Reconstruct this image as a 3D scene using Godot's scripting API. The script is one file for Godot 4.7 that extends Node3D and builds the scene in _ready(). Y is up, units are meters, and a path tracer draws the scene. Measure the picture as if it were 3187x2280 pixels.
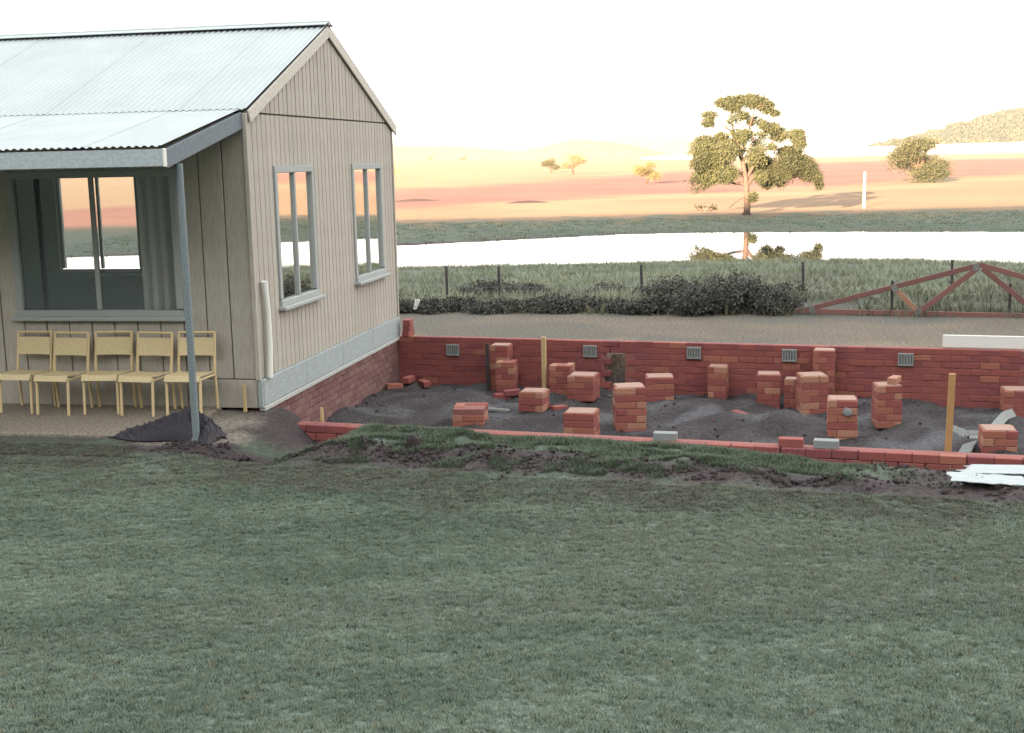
extends Node3D
# A weatherboard hut with a veranda, a brick foundation being laid beside it, a farm dam and sunlit paddocks beyond.
# Distances in metres, y up. The hut's own frame: x right along its length, z towards the lawn. The foundation's frame (u, v) is turned a little from it.

const HOUSE_AT := Vector3(-2.7375, 0, -13.4955)
const HOUSE_TURN := -0.1886
const SITE_AT := Vector3(-1.636, 0, -18.732)
const SITE_TURN := -0.3176
const W := 5.44          # width of the gable wall
const LEN := 7.4         # length of the hut
const EAVE := 3.13
const APEX := 4.22
const VER := 1.88        # depth of the veranda roof
const VER_Y := 2.74

var rng := RandomNumberGenerator.new()
var na := FastNoiseLite.new()
var nb := FastNoiseLite.new()
var used := {}
var T := {}              # textures
var M := {}              # materials
var pond := PackedVector2Array()

# ------------------------------------------------------------------ mesh collector
class MB:
	var v := PackedVector3Array()
	var n := PackedVector3Array()
	var c := PackedColorArray()
	var col := Color.WHITE
	func tri(a: Vector3, b: Vector3, d: Vector3, mid: Vector3) -> void:
		var k := (d - a).cross(b - a)
		if k.length_squared() < 1e-16: return
		k = k.normalized()
		if k.dot((a + b + d) / 3.0 - mid) < 0.0:
			k = -k
			v.append(a); v.append(d); v.append(b)
		else:
			v.append(a); v.append(b); v.append(d)
		for i in 3:
			n.append(k); c.append(col)
	func quad(a: Vector3, b: Vector3, d: Vector3, e: Vector3, mid: Vector3) -> void:
		tri(a, b, d, mid); tri(a, d, e, mid)
	func box(at: Vector3, s: Vector3, bev := 0.004, basis := Basis()) -> void:
		var h := s * 0.5
		bev = minf(bev, minf(h.x, minf(h.y, h.z)) * 0.45)
		var p := func(sx, sy, sz, k):
			var q := Vector3(sx * (h.x - bev), sy * (h.y - bev), sz * (h.z - bev))
			q[k] = [sx, sy, sz][k] * h[k]
			return at + basis * q
		var sg := [-1.0, 1.0]
		for s1 in sg:
			quad(p.call(s1, -1.0, -1.0, 0), p.call(s1, 1.0, -1.0, 0), p.call(s1, 1.0, 1.0, 0), p.call(s1, -1.0, 1.0, 0), at)
			quad(p.call(-1.0, s1, -1.0, 1), p.call(1.0, s1, -1.0, 1), p.call(1.0, s1, 1.0, 1), p.call(-1.0, s1, 1.0, 1), at)
			quad(p.call(-1.0, -1.0, s1, 2), p.call(1.0, -1.0, s1, 2), p.call(1.0, 1.0, s1, 2), p.call(-1.0, 1.0, s1, 2), at)
			for s2 in sg:
				quad(p.call(s1, s2, -1.0, 0), p.call(s1, s2, 1.0, 0), p.call(s1, s2, 1.0, 1), p.call(s1, s2, -1.0, 1), at)
				quad(p.call(s1, -1.0, s2, 0), p.call(s1, 1.0, s2, 0), p.call(s1, 1.0, s2, 2), p.call(s1, -1.0, s2, 2), at)
				quad(p.call(-1.0, s1, s2, 1), p.call(1.0, s1, s2, 1), p.call(1.0, s1, s2, 2), p.call(-1.0, s1, s2, 2), at)
				for s3 in sg:
					tri(p.call(s1, s2, s3, 0), p.call(s1, s2, s3, 1), p.call(s1, s2, s3, 2), at)
	func bar(a: Vector3, b: Vector3, w: float, t: float, bev := 0.004, side := Vector3.UP) -> void:
		# a rectangular bar from a to b, w wide across `side`, t thick
		var x := (b - a).normalized()
		var z := x.cross(side).normalized()
		var y := z.cross(x).normalized()
		box((a + b) * 0.5, Vector3(a.distance_to(b), w, t), bev, Basis(x, y, z))
	func tube(pts: Array, rad: Array, sides := 8, caps := true) -> void:
		var rings := []
		var ref := Vector3(0.31, 0.17, 0.93).normalized()
		for i in pts.size():
			var d: Vector3 = (pts[mini(i + 1, pts.size() - 1)] - pts[maxi(i - 1, 0)]).normalized()
			var x := d.cross(ref)
			if x.length() < 0.05: x = d.cross(Vector3.RIGHT)
			x = x.normalized()
			var y := d.cross(x).normalized()
			var r := []
			for k in sides:
				var a := TAU * k / sides
				r.append([pts[i] + (x * cos(a) + y * sin(a)) * rad[i], x * cos(a) + y * sin(a)])
			rings.append(r)
		for i in pts.size() - 1:
			for k in sides:
				var k2 := (k + 1) % sides
				var q := [rings[i][k], rings[i][k2], rings[i + 1][k2], rings[i][k], rings[i + 1][k2], rings[i + 1][k]]
				for f in [0, 3]:
					var nn: Vector3 = (q[f + 2][0] - q[f][0]).cross(q[f + 1][0] - q[f][0])
					for e in ([q[f], q[f + 1], q[f + 2]] if nn.dot(q[f][1]) >= 0.0 else [q[f], q[f + 2], q[f + 1]]):
						v.append(e[0]); n.append(e[1]); c.append(col)
		if caps:
			for i in [0, pts.size() - 1]:
				var mid: Vector3 = pts[1] if i == 0 else pts[i - 1]
				for k in range(1, sides - 1):
					tri(rings[i][0][0], rings[i][k][0], rings[i][k + 1][0], mid)
	func prism(poly: Array, off: Vector3) -> void:
		# a convex polygon of points swept by off
		var mid := Vector3.ZERO
		for q in poly: mid += q
		mid = mid / poly.size() + off * 0.5
		for i in range(1, poly.size() - 1):
			tri(poly[0], poly[i], poly[i + 1], mid)
			tri(poly[0] + off, poly[i] + off, poly[i + 1] + off, mid)
		for i in poly.size():
			var j := (i + 1) % poly.size()
			quad(poly[i], poly[j], poly[j] + off, poly[i] + off, mid)
	func leaf(at: Vector3, dir: Vector3, side: Vector3, l: float, w: float) -> void:
		# a small folded leaf of two triangles
		var k := dir.cross(side).normalized()
		var a := at - dir * l * 0.5
		var b := at + dir * l * 0.5
		for s in [-1.0, 1.0]:
			var e: Vector3 = at + side * w * 0.5 * s + k * w * 0.18
			var nn := (b - a).cross(e - a).normalized()
			v.append(a); v.append(e); v.append(b)
			for i in 3:
				n.append(nn); c.append(col)
	func mesh() -> ArrayMesh:
		var a := []
		a.resize(Mesh.ARRAY_MAX)
		a[Mesh.ARRAY_VERTEX] = v; a[Mesh.ARRAY_NORMAL] = n; a[Mesh.ARRAY_COLOR] = c
		var m := ArrayMesh.new()
		m.add_surface_from_arrays(Mesh.PRIMITIVE_TRIANGLES, a)
		return m

# ------------------------------------------------------------------ naming and tagging
func numbered(s: String) -> String:
	used[s] = used.get(s, -1) + 1
	return s if used[s] == 0 else "%s_%03d" % [s, used[s]]

func tag(o: Node, label: String, category: String, group := "", kind := "") -> Node:
	if label: o.set_meta("label", label)
	if category: o.set_meta("category", category)
	if group: o.set_meta("group", group)
	if kind: o.set_meta("kind", kind)
	return o

func thing(called: String, at: Vector3, turn: float, label: String, category: String, group := "") -> Node3D:
	var o := Node3D.new()
	o.name = numbered(called)
	add_child(o)
	o.position = at; o.rotation.y = turn
	tag(o, label, category, group)
	return o

func part(parent: Node, called: String, mesh: Mesh, m: Material, at := Vector3.ZERO, turn := Vector3.ZERO) -> MeshInstance3D:
	var o := MeshInstance3D.new()
	o.name = called
	o.mesh = mesh
	o.material_override = m
	parent.add_child(o, true)
	o.position = at; o.rotation = turn
	return o

func single(called: String, mesh: Mesh, m: Material, at: Vector3, turn: float) -> MeshInstance3D:
	var o := part(self, numbered(called), mesh, m, at, Vector3(0, turn, 0))
	return o

func boxmesh(s: Vector3, bev := 0.004) -> ArrayMesh:
	var b := MB.new()
	b.box(Vector3.ZERO, s, bev)
	return b.mesh()

# ------------------------------------------------------------------ textures and materials
func tex(seed_: int, freq: float, lo: float, hi: float, oct := 4, size := 512, tint_a := Color.WHITE, tint_b := Color.WHITE) -> ImageTexture:
	var n := FastNoiseLite.new()
	n.seed = seed_; n.frequency = freq; n.fractal_octaves = oct
	n.noise_type = FastNoiseLite.TYPE_SIMPLEX_SMOOTH
	var src := n.get_seamless_image(size, size)
	var im := Image.create(size, size, true, Image.FORMAT_RGB8)
	for y in size:
		for x in size:
			var g := src.get_pixel(x, y).r
			var k := lerpf(lo, hi, smoothstep(0.15, 0.85, g))
			var t := tint_a.lerp(tint_b, g)
			im.set_pixel(x, y, Color(k * t.r, k * t.g, k * t.b))
	im.generate_mipmaps()
	return ImageTexture.create_from_image(im)

func bump(seed_: int, freq: float, strength: float, oct := 4, size := 512) -> ImageTexture:
	var n := FastNoiseLite.new()
	n.seed = seed_; n.frequency = freq; n.fractal_octaves = oct
	var im := n.get_seamless_image(size, size)
	im.convert(Image.FORMAT_RGBA8)
	im.bump_map_to_normal_map(strength)
	im.generate_mipmaps()
	return ImageTexture.create_from_image(im)

func mat(lin: Color, rough := 0.9, t = null, scale := 1.0, nrm = null, vcol := false) -> StandardMaterial3D:
	var m := StandardMaterial3D.new()
	m.albedo_color = lin.linear_to_srgb()
	m.roughness = rough
	m.metallic_specular = 0.4
	if t: m.albedo_texture = t
	if nrm:
		m.normal_enabled = true
		m.normal_texture = nrm
		m.normal_scale = 0.6
	if t or nrm:
		m.uv1_triplanar = true
		m.uv1_world_triplanar = true
		m.uv1_scale = Vector3.ONE * scale
	m.vertex_color_use_as_albedo = vcol
	m.cull_mode = BaseMaterial3D.CULL_DISABLED
	return m

# ------------------------------------------------------------------ frames and terrain
func H(x: float, y: float, z: float) -> Vector3:      # hut frame to world
	return HOUSE_AT + Vector3(x, y, z).rotated(Vector3.UP, HOUSE_TURN)
func S(u: float, y: float, v: float) -> Vector3:      # site frame to world
	return SITE_AT + Vector3(u, y, v).rotated(Vector3.UP, SITE_TURN)
func to_site(x: float, z: float) -> Vector3:
	return (Vector3(x, 0, z) - SITE_AT).rotated(Vector3.UP, -SITE_TURN)
func to_house(x: float, z: float) -> Vector3:
	return (Vector3(x, 0, z) - HOUSE_AT).rotated(Vector3.UP, -HOUSE_TURN)

func pond_sd(x: float, z: float) -> float:            # signed distance to the shore, negative in the water
	var p := Vector2(x, z)
	var d := 1e9
	var inside := false
	var j := pond.size() - 1
	for i in pond.size():
		var a := pond[i]
		var b := pond[j]
		var q := Geometry2D.get_closest_point_to_segment(p, a, b)
		d = minf(d, p.distance_to(q))
		if (a.y > z) != (b.y > z) and x < (b.x - a.x) * (z - a.y) / (b.y - a.y) + a.x:
			inside = not inside
		j = i
	return -d if inside else d

func profile(z: float) -> float:
	if z > 5.0:
		var k := smoothstep(5.0, 62.0, z)
		return lerpf(1.5, 31.2, k) if z < 62.0 else lerpf(31.2, 8.0, smoothstep(62.0, 150.0, z))
	if z > -8.6: return lerpf(0.0, 1.5, smoothstep(-8.6, 5.0, z) * 0.35 + clampf((z + 8.6) / 13.6, 0, 1) * 0.65)
	if z > -19.0: return lerpf(-0.25, 0.0, (z + 19.0) / 10.4)
	if z > -26.0: return lerpf(-0.42, -0.25, (z + 26.0) / 7.0)
	if z > -64.0:
		var t := (z + 64.0) / 38.0
		return lerpf(-2.75, -0.42, t * t * 0.25 + t * 0.75)
	return -2.75

func gh(x: float, z: float) -> float:                 # height of the ground
	var h := profile(z)
	if z < -22.0 and z > -100.0 and absf(x) < 70.0 and (z < -50.0 or x > 12.0):
		var sd := pond_sd(x, z)
		if sd < 0.0: h = -3.0 - minf(1.2, -sd * 0.25)
		elif sd < 7.0: h = lerpf(-2.99, maxf(h, -2.9) + na.get_noise_2d(x * 3.0, z * 3.0) * 0.08, smoothstep(0.0, 7.0, sd))
	if z < -95.0:
		h += na.get_noise_2d(x * 0.06, z * 0.06) * 0.5 * smoothstep(-115.0, -260.0, z)
		h += 5.0 * smoothstep(-420.0, -1100.0, z) * smoothstep(150.0, -200.0, x)
	elif z < -20.0:
		h += na.get_noise_2d(x * 1.1, z * 1.1) * 0.12 * smoothstep(-24.0, -32.0, z) * smoothstep(-64.0, -52.0, z)
	if z < 0.0 and z > -26.0 and absf(x) < 16.0:
		var s := to_site(x, z)
		var hh := to_house(x, z)
		var u := s.x
		var v := s.z
		if v > -0.24 and v < 5.05 and (hh.z < -0.08 or hh.x > 0.3) and u < 10.4:
			# inside the foundation: dug earth
			h = -0.70 - 0.06 * smoothstep(2.6, 3.6, v)
			h += na.get_noise_2d(x * 14.0, z * 14.0) * 0.13 + na.get_noise_2d(x * 40.0 + 9.0, z * 40.0) * 0.09
			h += 0.16 * exp(-(pow((u - 1.0) / 0.8, 2) + pow((v - 1.5) / 0.5, 2)))      # heaps of spoil
			h += 0.2 * exp(-(pow((u - 0.45) / 0.5, 2) + pow((v - 2.9) / 0.6, 2)))
			h += 0.17 * exp(-(pow((u - 5.6) / 0.6, 2) + pow((v - 2.0) / 0.4, 2)))
			h += 0.1 * exp(-(pow((u - 4.6) / 0.5, 2) + pow((v - 1.3) / 0.4, 2)))
		elif v >= 5.05 and v < 8.2 and hh.x > -0.2 and (hh.z > -0.3 or hh.x > 0.3):
			# bank of turned turf between lawn and foundation
			var mid := smoothstep(1.6, 2.5, u) * smoothstep(6.9, 5.6, u)
			var top := lerpf(-0.13, -0.045, mid) + 0.06 * smoothstep(1.8, 2.2, u) * smoothstep(3.5, 3.0, u)
			var k := smoothstep(5.35, 6.15, v)
			var lefty := smoothstep(2.3, 1.5, u)
			top = lerpf(top, -0.27, lefty)
			h = lerpf(lerpf(-0.44, -0.26, mid), top, k)
			h += (0.07 + 0.12 * na.get_noise_2d(x * 26.0, z * 26.0)) * smoothstep(6.5, 6.9, v) * smoothstep(7.45, 7.05, v)
			h = lerpf(h, profile(z), smoothstep(6.7 + 0.5 * (1.0 - mid), 7.5, v))
			h += na.get_noise_2d(x * 20.0, z * 20.0) * 0.05 * smoothstep(7.6, 7.0, v)
			h = lerpf(-0.05 + na.get_noise_2d(x * 40.0, z * 40.0) * 0.04, h, smoothstep(0.15, 0.75, hh.x))
		elif hh.x <= 0.5 and hh.z > -1.0 and hh.z < 2.2:
			h = -0.05
		elif hh.x > -8.5 and hh.x <= 0.0 and hh.z < 0.2 and hh.z > -W - 0.3:
			h = -0.4
	return h

func patch(x: float, z: float, f: float, seed_off := 0.0) -> float:
	return clampf(nb.get_noise_2d(x * f + seed_off, z * f - seed_off) * 0.9 + 0.5, 0, 1)

func ground_col(x: float, z: float) -> Color:         # linear colours of what lies there; the far bank also carries the shadow edge
	var lawn := Color(0.086, 0.112, 0.084).lerp(Color(0.130, 0.158, 0.120), smoothstep(0.2, 0.85, 0.5 * patch(x * 0.55, z * 1.5, 9.0) + 0.5 * patch(x * 0.6, z * 1.4, 26.0, 9.0)))
	lawn = lawn.lerp(Color(0.108, 0.118, 0.090), 0.6 * smoothstep(0.45, 0.8, patch(x * 0.7, z * 1.2, 5.0, 40.0)))
	if z > -26.0:
		var s := to_site(x, z)
		var hh := to_house(x, z)
		var u := s.x
		var v := s.z
		var worn := lawn.lerp(Color(0.068, 0.062, 0.050), 0.75 * smoothstep(8.7, 7.5, v + 1.6 * (patch(x, z, 13.0, 77.0) - 0.5)) * smoothstep(0.2, 0.55, patch(x, z, 60.0, 5.0) + 0.2))
		var soil := Color(0.044, 0.029, 0.030).lerp(Color(0.058, 0.042, 0.040), patch(x, z, 30.0))
		if absf(x) < 30.0 and z < 0.0:
			if hh.x > -0.75 and hh.x < 0.3 and hh.z > -0.1 and hh.z < 1.75:
				var e := minf(minf(hh.x + 0.75, 0.3 - hh.x), 1.75 - hh.z) + 0.35 * (patch(x, z, 24.0, 30.0) - 0.5)
				if e > 0.05: return Color(0.24, 0.20, 0.16).lerp(Color(0.15, 0.125, 0.1), patch(x, z, 40.0)).lerp(soil, smoothstep(0.2, 0.05, e))
			if v > -0.24 and v < 5.2 and (hh.z < 0.0 or hh.x > 0.5):
				var pit := Color(0.030, 0.022, 0.023).lerp(Color(0.068, 0.056, 0.054), patch(x, z, 34.0))
				return pit.lerp(Color(0.110, 0.110, 0.113), 0.65 * smoothstep(0.62, 0.85, patch(x, z, 16.0, 70.0)))
			if v <= -0.24:
				var dirt := Color(0.118, 0.094, 0.068).lerp(Color(0.160, 0.122, 0.085), patch(x, z, 8.0))
				dirt = dirt.lerp(Color(0.215, 0.155, 0.100), smoothstep(-3.2, -1.0, v + 2.0 * (patch(x, z, 9.0, 61.0) - 0.5)) * 0.8)
				dirt = dirt.lerp(Color(0.112, 0.096, 0.074), smoothstep(0.45, 0.8, patch(x, z, 5.0, 11.0)))
				var edge := z - 0.31 * x + 24.2 + 0.9 * (patch(x, z, 14.0, 5.0) - 0.5)
				var grass := Color(0.078, 0.088, 0.058).lerp(Color(0.06, 0.052, 0.042), patch(x, z, 12.0))
				return dirt.lerp(grass, smoothstep(0.6, -0.5, edge))
			if v < 7.8 and hh.x > -0.6:
				var bank := Color(0.058, 0.084, 0.056).lerp(Color(0.082, 0.098, 0.068), patch(x, z, 18.0))
				var k := smoothstep(6.65, 6.85, v + 0.6 * (patch(x, z, 22.0, 3.0) - 0.5)) * smoothstep(7.5, 7.3, v + 0.35 * (patch(x, z, 26.0, 8.0) - 0.5))
				k = maxf(k, smoothstep(6.6, 7.1, u + 1.3 * (patch(x, z, 12.0, 13.0) - 0.5)) * smoothstep(7.6, 7.3, v))
				k = maxf(k, smoothstep(1.9, 1.2, u) * smoothstep(6.6, 6.0, v))
				k = maxf(k, smoothstep(5.55, 5.3, v))
				var c := bank.lerp(soil, k)
				return c.lerp(worn, smoothstep(7.28, 7.5, v))
		return worn
	if z > -104.0:
		var g := Color(0.100, 0.116, 0.084).lerp(Color(0.142, 0.150, 0.104), patch(x, z, 2.6))
		g = g.lerp(Color(0.060, 0.048, 0.040), smoothstep(0.58, 0.8, patch(x, z, 4.0, 21.0)) * smoothstep(-50.0, -30.0, z))
		var far := Color(0.080, 0.098, 0.066).lerp(Color(0.104, 0.116, 0.074), patch(x, z, 1.6))  # green bank grass, toned darker to add to the shade lying on it
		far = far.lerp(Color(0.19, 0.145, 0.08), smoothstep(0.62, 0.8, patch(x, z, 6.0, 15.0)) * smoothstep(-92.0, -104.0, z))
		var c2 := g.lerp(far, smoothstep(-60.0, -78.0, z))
		if (z < -50.0 or x > 12.0) and absf(x) < 70.0:
			var sd := pond_sd(x, z)
			if sd < 2.5:
				var mud := Color(0.058, 0.036, 0.036)
				c2 = c2.lerp(mud, smoothstep(2.4, 0.6, sd + (patch(x, z, 7.0, 4.0) - 0.5) * 2.0) * (0.35 + 0.65 * smoothstep(6.0, -6.0, x)))
		return c2
	# the paddocks
	var dry := Color(0.230, 0.140, 0.074).lerp(Color(0.275, 0.174, 0.092), patch(x, z, 0.9))
	dry = dry.lerp(Color(0.24, 0.135, 0.078), 0.6 * patch(x, z, 0.25, 17.0))
	var red := Color(0.190, 0.076, 0.056).lerp(Color(0.232, 0.108, 0.076), patch(x, z, 0.7))
	var yel := Color(0.270, 0.200, 0.105).lerp(Color(0.255, 0.172, 0.095), patch(x, z, 0.3))
	var w := (patch(x, z, 0.6, 33.0) - 0.5) * 26.0
	var near_edge := 152.0 + 1.0 * clampf(x, -60.0, 140.0) + w
	var far_edge := 262.0 + 2.0 * clampf(x, -60.0, 140.0) + w * 2.0
	var d := -z
	var c3 := dry.lerp(red, smoothstep(near_edge - 8.0, near_edge + 10.0, d)).lerp(yel, smoothstep(far_edge - 25.0, far_edge + 40.0, d))
	var green := Color(0.20, 0.20, 0.11)
	c3 = c3.lerp(green, 0.85 * smoothstep(-10.0, 12.0, x) * exp(-pow((d - near_edge + 12.0 + 0.2 * x) / 10.0, 2)))
	return Color(0.096, 0.110, 0.070).lerp(c3, smoothstep(-104.0, -114.0, z + (patch(x, z, 5.0, 2.0) - 0.5) * 16.0))  # bank turns dry where the ridge shadow ends, painting that edge sharper

func steps(from: float, to: float, a: float, grow: float) -> PackedFloat32Array:
	var out := PackedFloat32Array()
	var p := from
	var sgn := signf(to - from)
	while (to - p) * sgn > 0.0:
		out.append(p)
		p += a * sgn
		a *= grow
	out.append(to)
	return out

func build_ground() -> void:
	var xs := PackedFloat32Array()
	var left := steps(-9.0, -3800.0, 0.5, 1.085)
	for i in range(left.size() - 1, 0, -1): xs.append(left[i])
	for x in steps(-9.0, 12.0, 0.19, 1.0): xs.append(x)
	for x in steps(12.3, 3800.0, 0.5, 1.085): xs.append(x)
	var zs := PackedFloat32Array()
	var back := steps(-3.0, 900.0, 0.5, 1.13)
	for i in range(back.size() - 1, 0, -1): zs.append(back[i])
	for z in steps(-3.0, -26.0, 0.19, 1.0): zs.append(z)
	for z in steps(-26.6, -120.0, 0.7, 1.004): zs.append(z)
	for z in steps(-121.5, -4200.0, 1.8, 1.03): zs.append(z)
	var nx := xs.size()
	var nz := zs.size()
	var v := PackedVector3Array()
	var c := PackedColorArray()
	var n := PackedVector3Array()
	var idx := PackedInt32Array()
	v.resize(nx * nz); c.resize(nx * nz); n.resize(nx * nz)
	for j in nz:
		for i in nx:
			v[j * nx + i] = Vector3(xs[i], gh(xs[i], zs[j]), zs[j])
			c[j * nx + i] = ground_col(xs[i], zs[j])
	for j in nz:
		for i in nx:
			var a := v[j * nx + mini(i + 1, nx - 1)] - v[j * nx + maxi(i - 1, 0)]
			var b := v[maxi(j - 1, 0) * nx + i] - v[mini(j + 1, nz - 1) * nx + i]
			var k := b.cross(a).normalized()
			n[j * nx + i] = k if k.y > 0.0 else -k
	idx.resize((nx - 1) * (nz - 1) * 6)
	var q := 0
	for j in nz - 1:
		for i in nx - 1:
			var a0 := j * nx + i
			for e in [a0, a0 + nx + 1, a0 + 1, a0, a0 + nx, a0 + nx + 1]:
				idx[q] = e
				q += 1
	var a := []
	a.resize(Mesh.ARRAY_MAX)
	a[Mesh.ARRAY_VERTEX] = v; a[Mesh.ARRAY_NORMAL] = n; a[Mesh.ARRAY_COLOR] = c; a[Mesh.ARRAY_INDEX] = idx
	var m := ArrayMesh.new()
	m.add_surface_from_arrays(Mesh.PRIMITIVE_TRIANGLES, a)
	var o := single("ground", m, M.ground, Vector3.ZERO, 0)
	o.set_meta("kind", "structure")

func build_hills() -> void:
	# low grassy hills along the horizon and the wooded one on the right, as solid rises standing in the plain
	var hills := [
		# centre x, z, half width, half depth, height, colour
		[-150.0, -1500.0, 330.0, 260.0, 27.0, Color(0.26, 0.19, 0.11), "pale dry grass"],
		[85.0, -1400.0, 140.0, 160.0, 23.0, Color(0.25, 0.18, 0.10), "tawny"],
		[-700.0, -1700.0, 420.0, 320.0, 26.0, Color(0.25, 0.185, 0.11), "pale dry grass"],
		[690.0, -1500.0, 300.0, 260.0, 50.0, Color(0.075, 0.078, 0.048), "wooded"],
		[260.0, -2600.0, 460.0, 300.0, 42.0, Color(0.12, 0.125, 0.10), "far"],
		[1400.0, -2300.0, 800.0, 400.0, 60.0, Color(0.10, 0.105, 0.08), "far"]]
	for h in hills:
		var b := MB.new()
		var nr := 26
		var ns := 72
		var p := func(i, k):
			var r: float = float(i) / nr
			var a: float = TAU * k / ns
			var x: float = h[2] * r * cos(a)
			var z: float = h[3] * r * sin(a)
			var f: float = 1.0 - smoothstep(0.0, 1.0, r)
			var y: float = h[4] * f * (1.0 + 0.35 * na.get_noise_2d((h[0] + x) * 0.09, (h[1] + z) * 0.05)) - 4.5
			return Vector3(x, y, z)
		for i in nr:
			for k in ns:
				var t := 0.8 + 0.4 * patch(h[0] + i * 9.0, k * 23.0, 1.0)
				b.col = Color(h[5].r * t, h[5].g * t, h[5].b * t)
				b.quad(p.call(i, k), p.call(i, k + 1), p.call(i + 1, k + 1), p.call(i + 1, k), Vector3(0, -400, 0))
		var o := single("hill", b.mesh(), M.ground, Vector3(h[0], 0, h[1]), 0)
		o.set_meta("kind", "structure")
	# woodland on the right-hand hill
	var crown := MB.new()
	for i in 90:
		var d := Vector3(rng.randf_range(-1, 1), rng.randf_range(-1, 1), rng.randf_range(-1, 1)).normalized()
		crown.col = Color(1, 1, 1).lerp(Color(0.6, 0.65, 0.55), rng.randf())
		leaf_at(crown, Vector3(d.x * 3.4, 4.6 + d.y * 3.0, d.z * 3.4) * rng.randf_range(0.75, 1.0), 2.4, 1.7)
	var mm := MultiMesh.new()
	mm.transform_format = MultiMesh.TRANSFORM_3D
	mm.use_colors = true
	mm.mesh = crown.mesh()
	var hh = hills[3]
	var spots := []
	while spots.size() < 3600:
		var x := rng.randf_range(-1, 1)
		var z := rng.randf_range(-0.2, 1.0)
		var r := sqrt(x * x + z * z)
		if r > 0.93: continue
		if patch(x * 250.0, z * 260.0, 1.4, 90.0) < 0.2: continue
		var f := 1.0 - smoothstep(0.0, 1.0, r)
		var y: float = hh[4] * f * (1.0 + 0.35 * na.get_noise_2d((hh[0] + x * hh[2]) * 0.09, (hh[1] + z * hh[3]) * 0.05)) - 4.5
		if y < -2.5: continue
		spots.append(Vector3(hh[0] + x * hh[2], y, hh[1] + z * hh[3]))
	mm.instance_count = spots.size()
	for i in spots.size():
		var sc := rng.randf_range(0.7, 1.5)
		mm.set_instance_transform(i, Transform3D(Basis(Vector3.UP, rng.randf() * TAU).scaled(Vector3(sc, sc * rng.randf_range(0.8, 1.3), sc)), spots[i]))
		mm.set_instance_color(i, Color(0.038, 0.050, 0.034).lerp(Color(0.085, 0.080, 0.050), pow(rng.randf(), 5.0)))
	var o2 := MultiMeshInstance3D.new()
	o2.name = numbered("hillside_forest")
	o2.multimesh = mm
	o2.material_override = M.leaf
	add_child(o2)
	tag(o2, "bluish wooded slope of the far hill at the right edge", "forest", "", "stuff")

# ------------------------------------------------------------------ vegetation
func leaf_at(b: MB, at: Vector3, l: float, w: float) -> void:
	var d := Vector3(rng.randf_range(-1, 1), rng.randf_range(-1.1, 0.7), rng.randf_range(-1, 1)).normalized()
	var s := d.cross(Vector3(rng.randf_range(-1, 1), rng.randf_range(-1, 1), rng.randf_range(-1, 1))).normalized()
	b.leaf(at, d, s, l * rng.randf_range(0.7, 1.3), w * rng.randf_range(0.7, 1.3))

func clump(b: MB, at: Vector3, r: Vector3, n: int, l: float, w: float, ca: Color, cb: Color) -> void:
	# twigs of leaves gathered into small sprays, so that the clump has gaps
	var sprays := maxi(3, int(n / 9.0))
	for i in sprays:
		var d := Vector3(rng.randfn(), rng.randfn(), rng.randfn()).normalized() * pow(rng.randf(), 0.5) * rng.randf_range(0.8, 1.3)
		var c := at + Vector3(d.x * r.x, d.y * r.y, d.z * r.z)
		var tone := rng.randf()
		for k in 9:
			b.col = ca.lerp(cb, clampf(tone + rng.randf_range(-0.25, 0.25), 0, 1))
			leaf_at(b, c + Vector3(rng.randfn(), rng.randfn() * 0.8, rng.randfn()) * l * 0.9, l, w)

func limb(b: MB, pts: Array, r0: float, r1: float, sides := 7) -> void:
	# a bent, tapering limb through the given points
	var cur := Curve3D.new()
	for i in pts.size():
		var t: Vector3 = (pts[mini(i + 1, pts.size() - 1)] - pts[maxi(i - 1, 0)]) * 0.22
		cur.add_point(pts[i], -t, t)
	var ps := []
	var rs := []
	var n := 4 * (pts.size() - 1)
	for i in n + 1:
		var f := float(i) / n
		ps.append(cur.sample_baked(f * cur.get_baked_length()))
		rs.append(lerpf(r0, r1, f))
	b.tube(ps, rs, sides)

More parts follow.
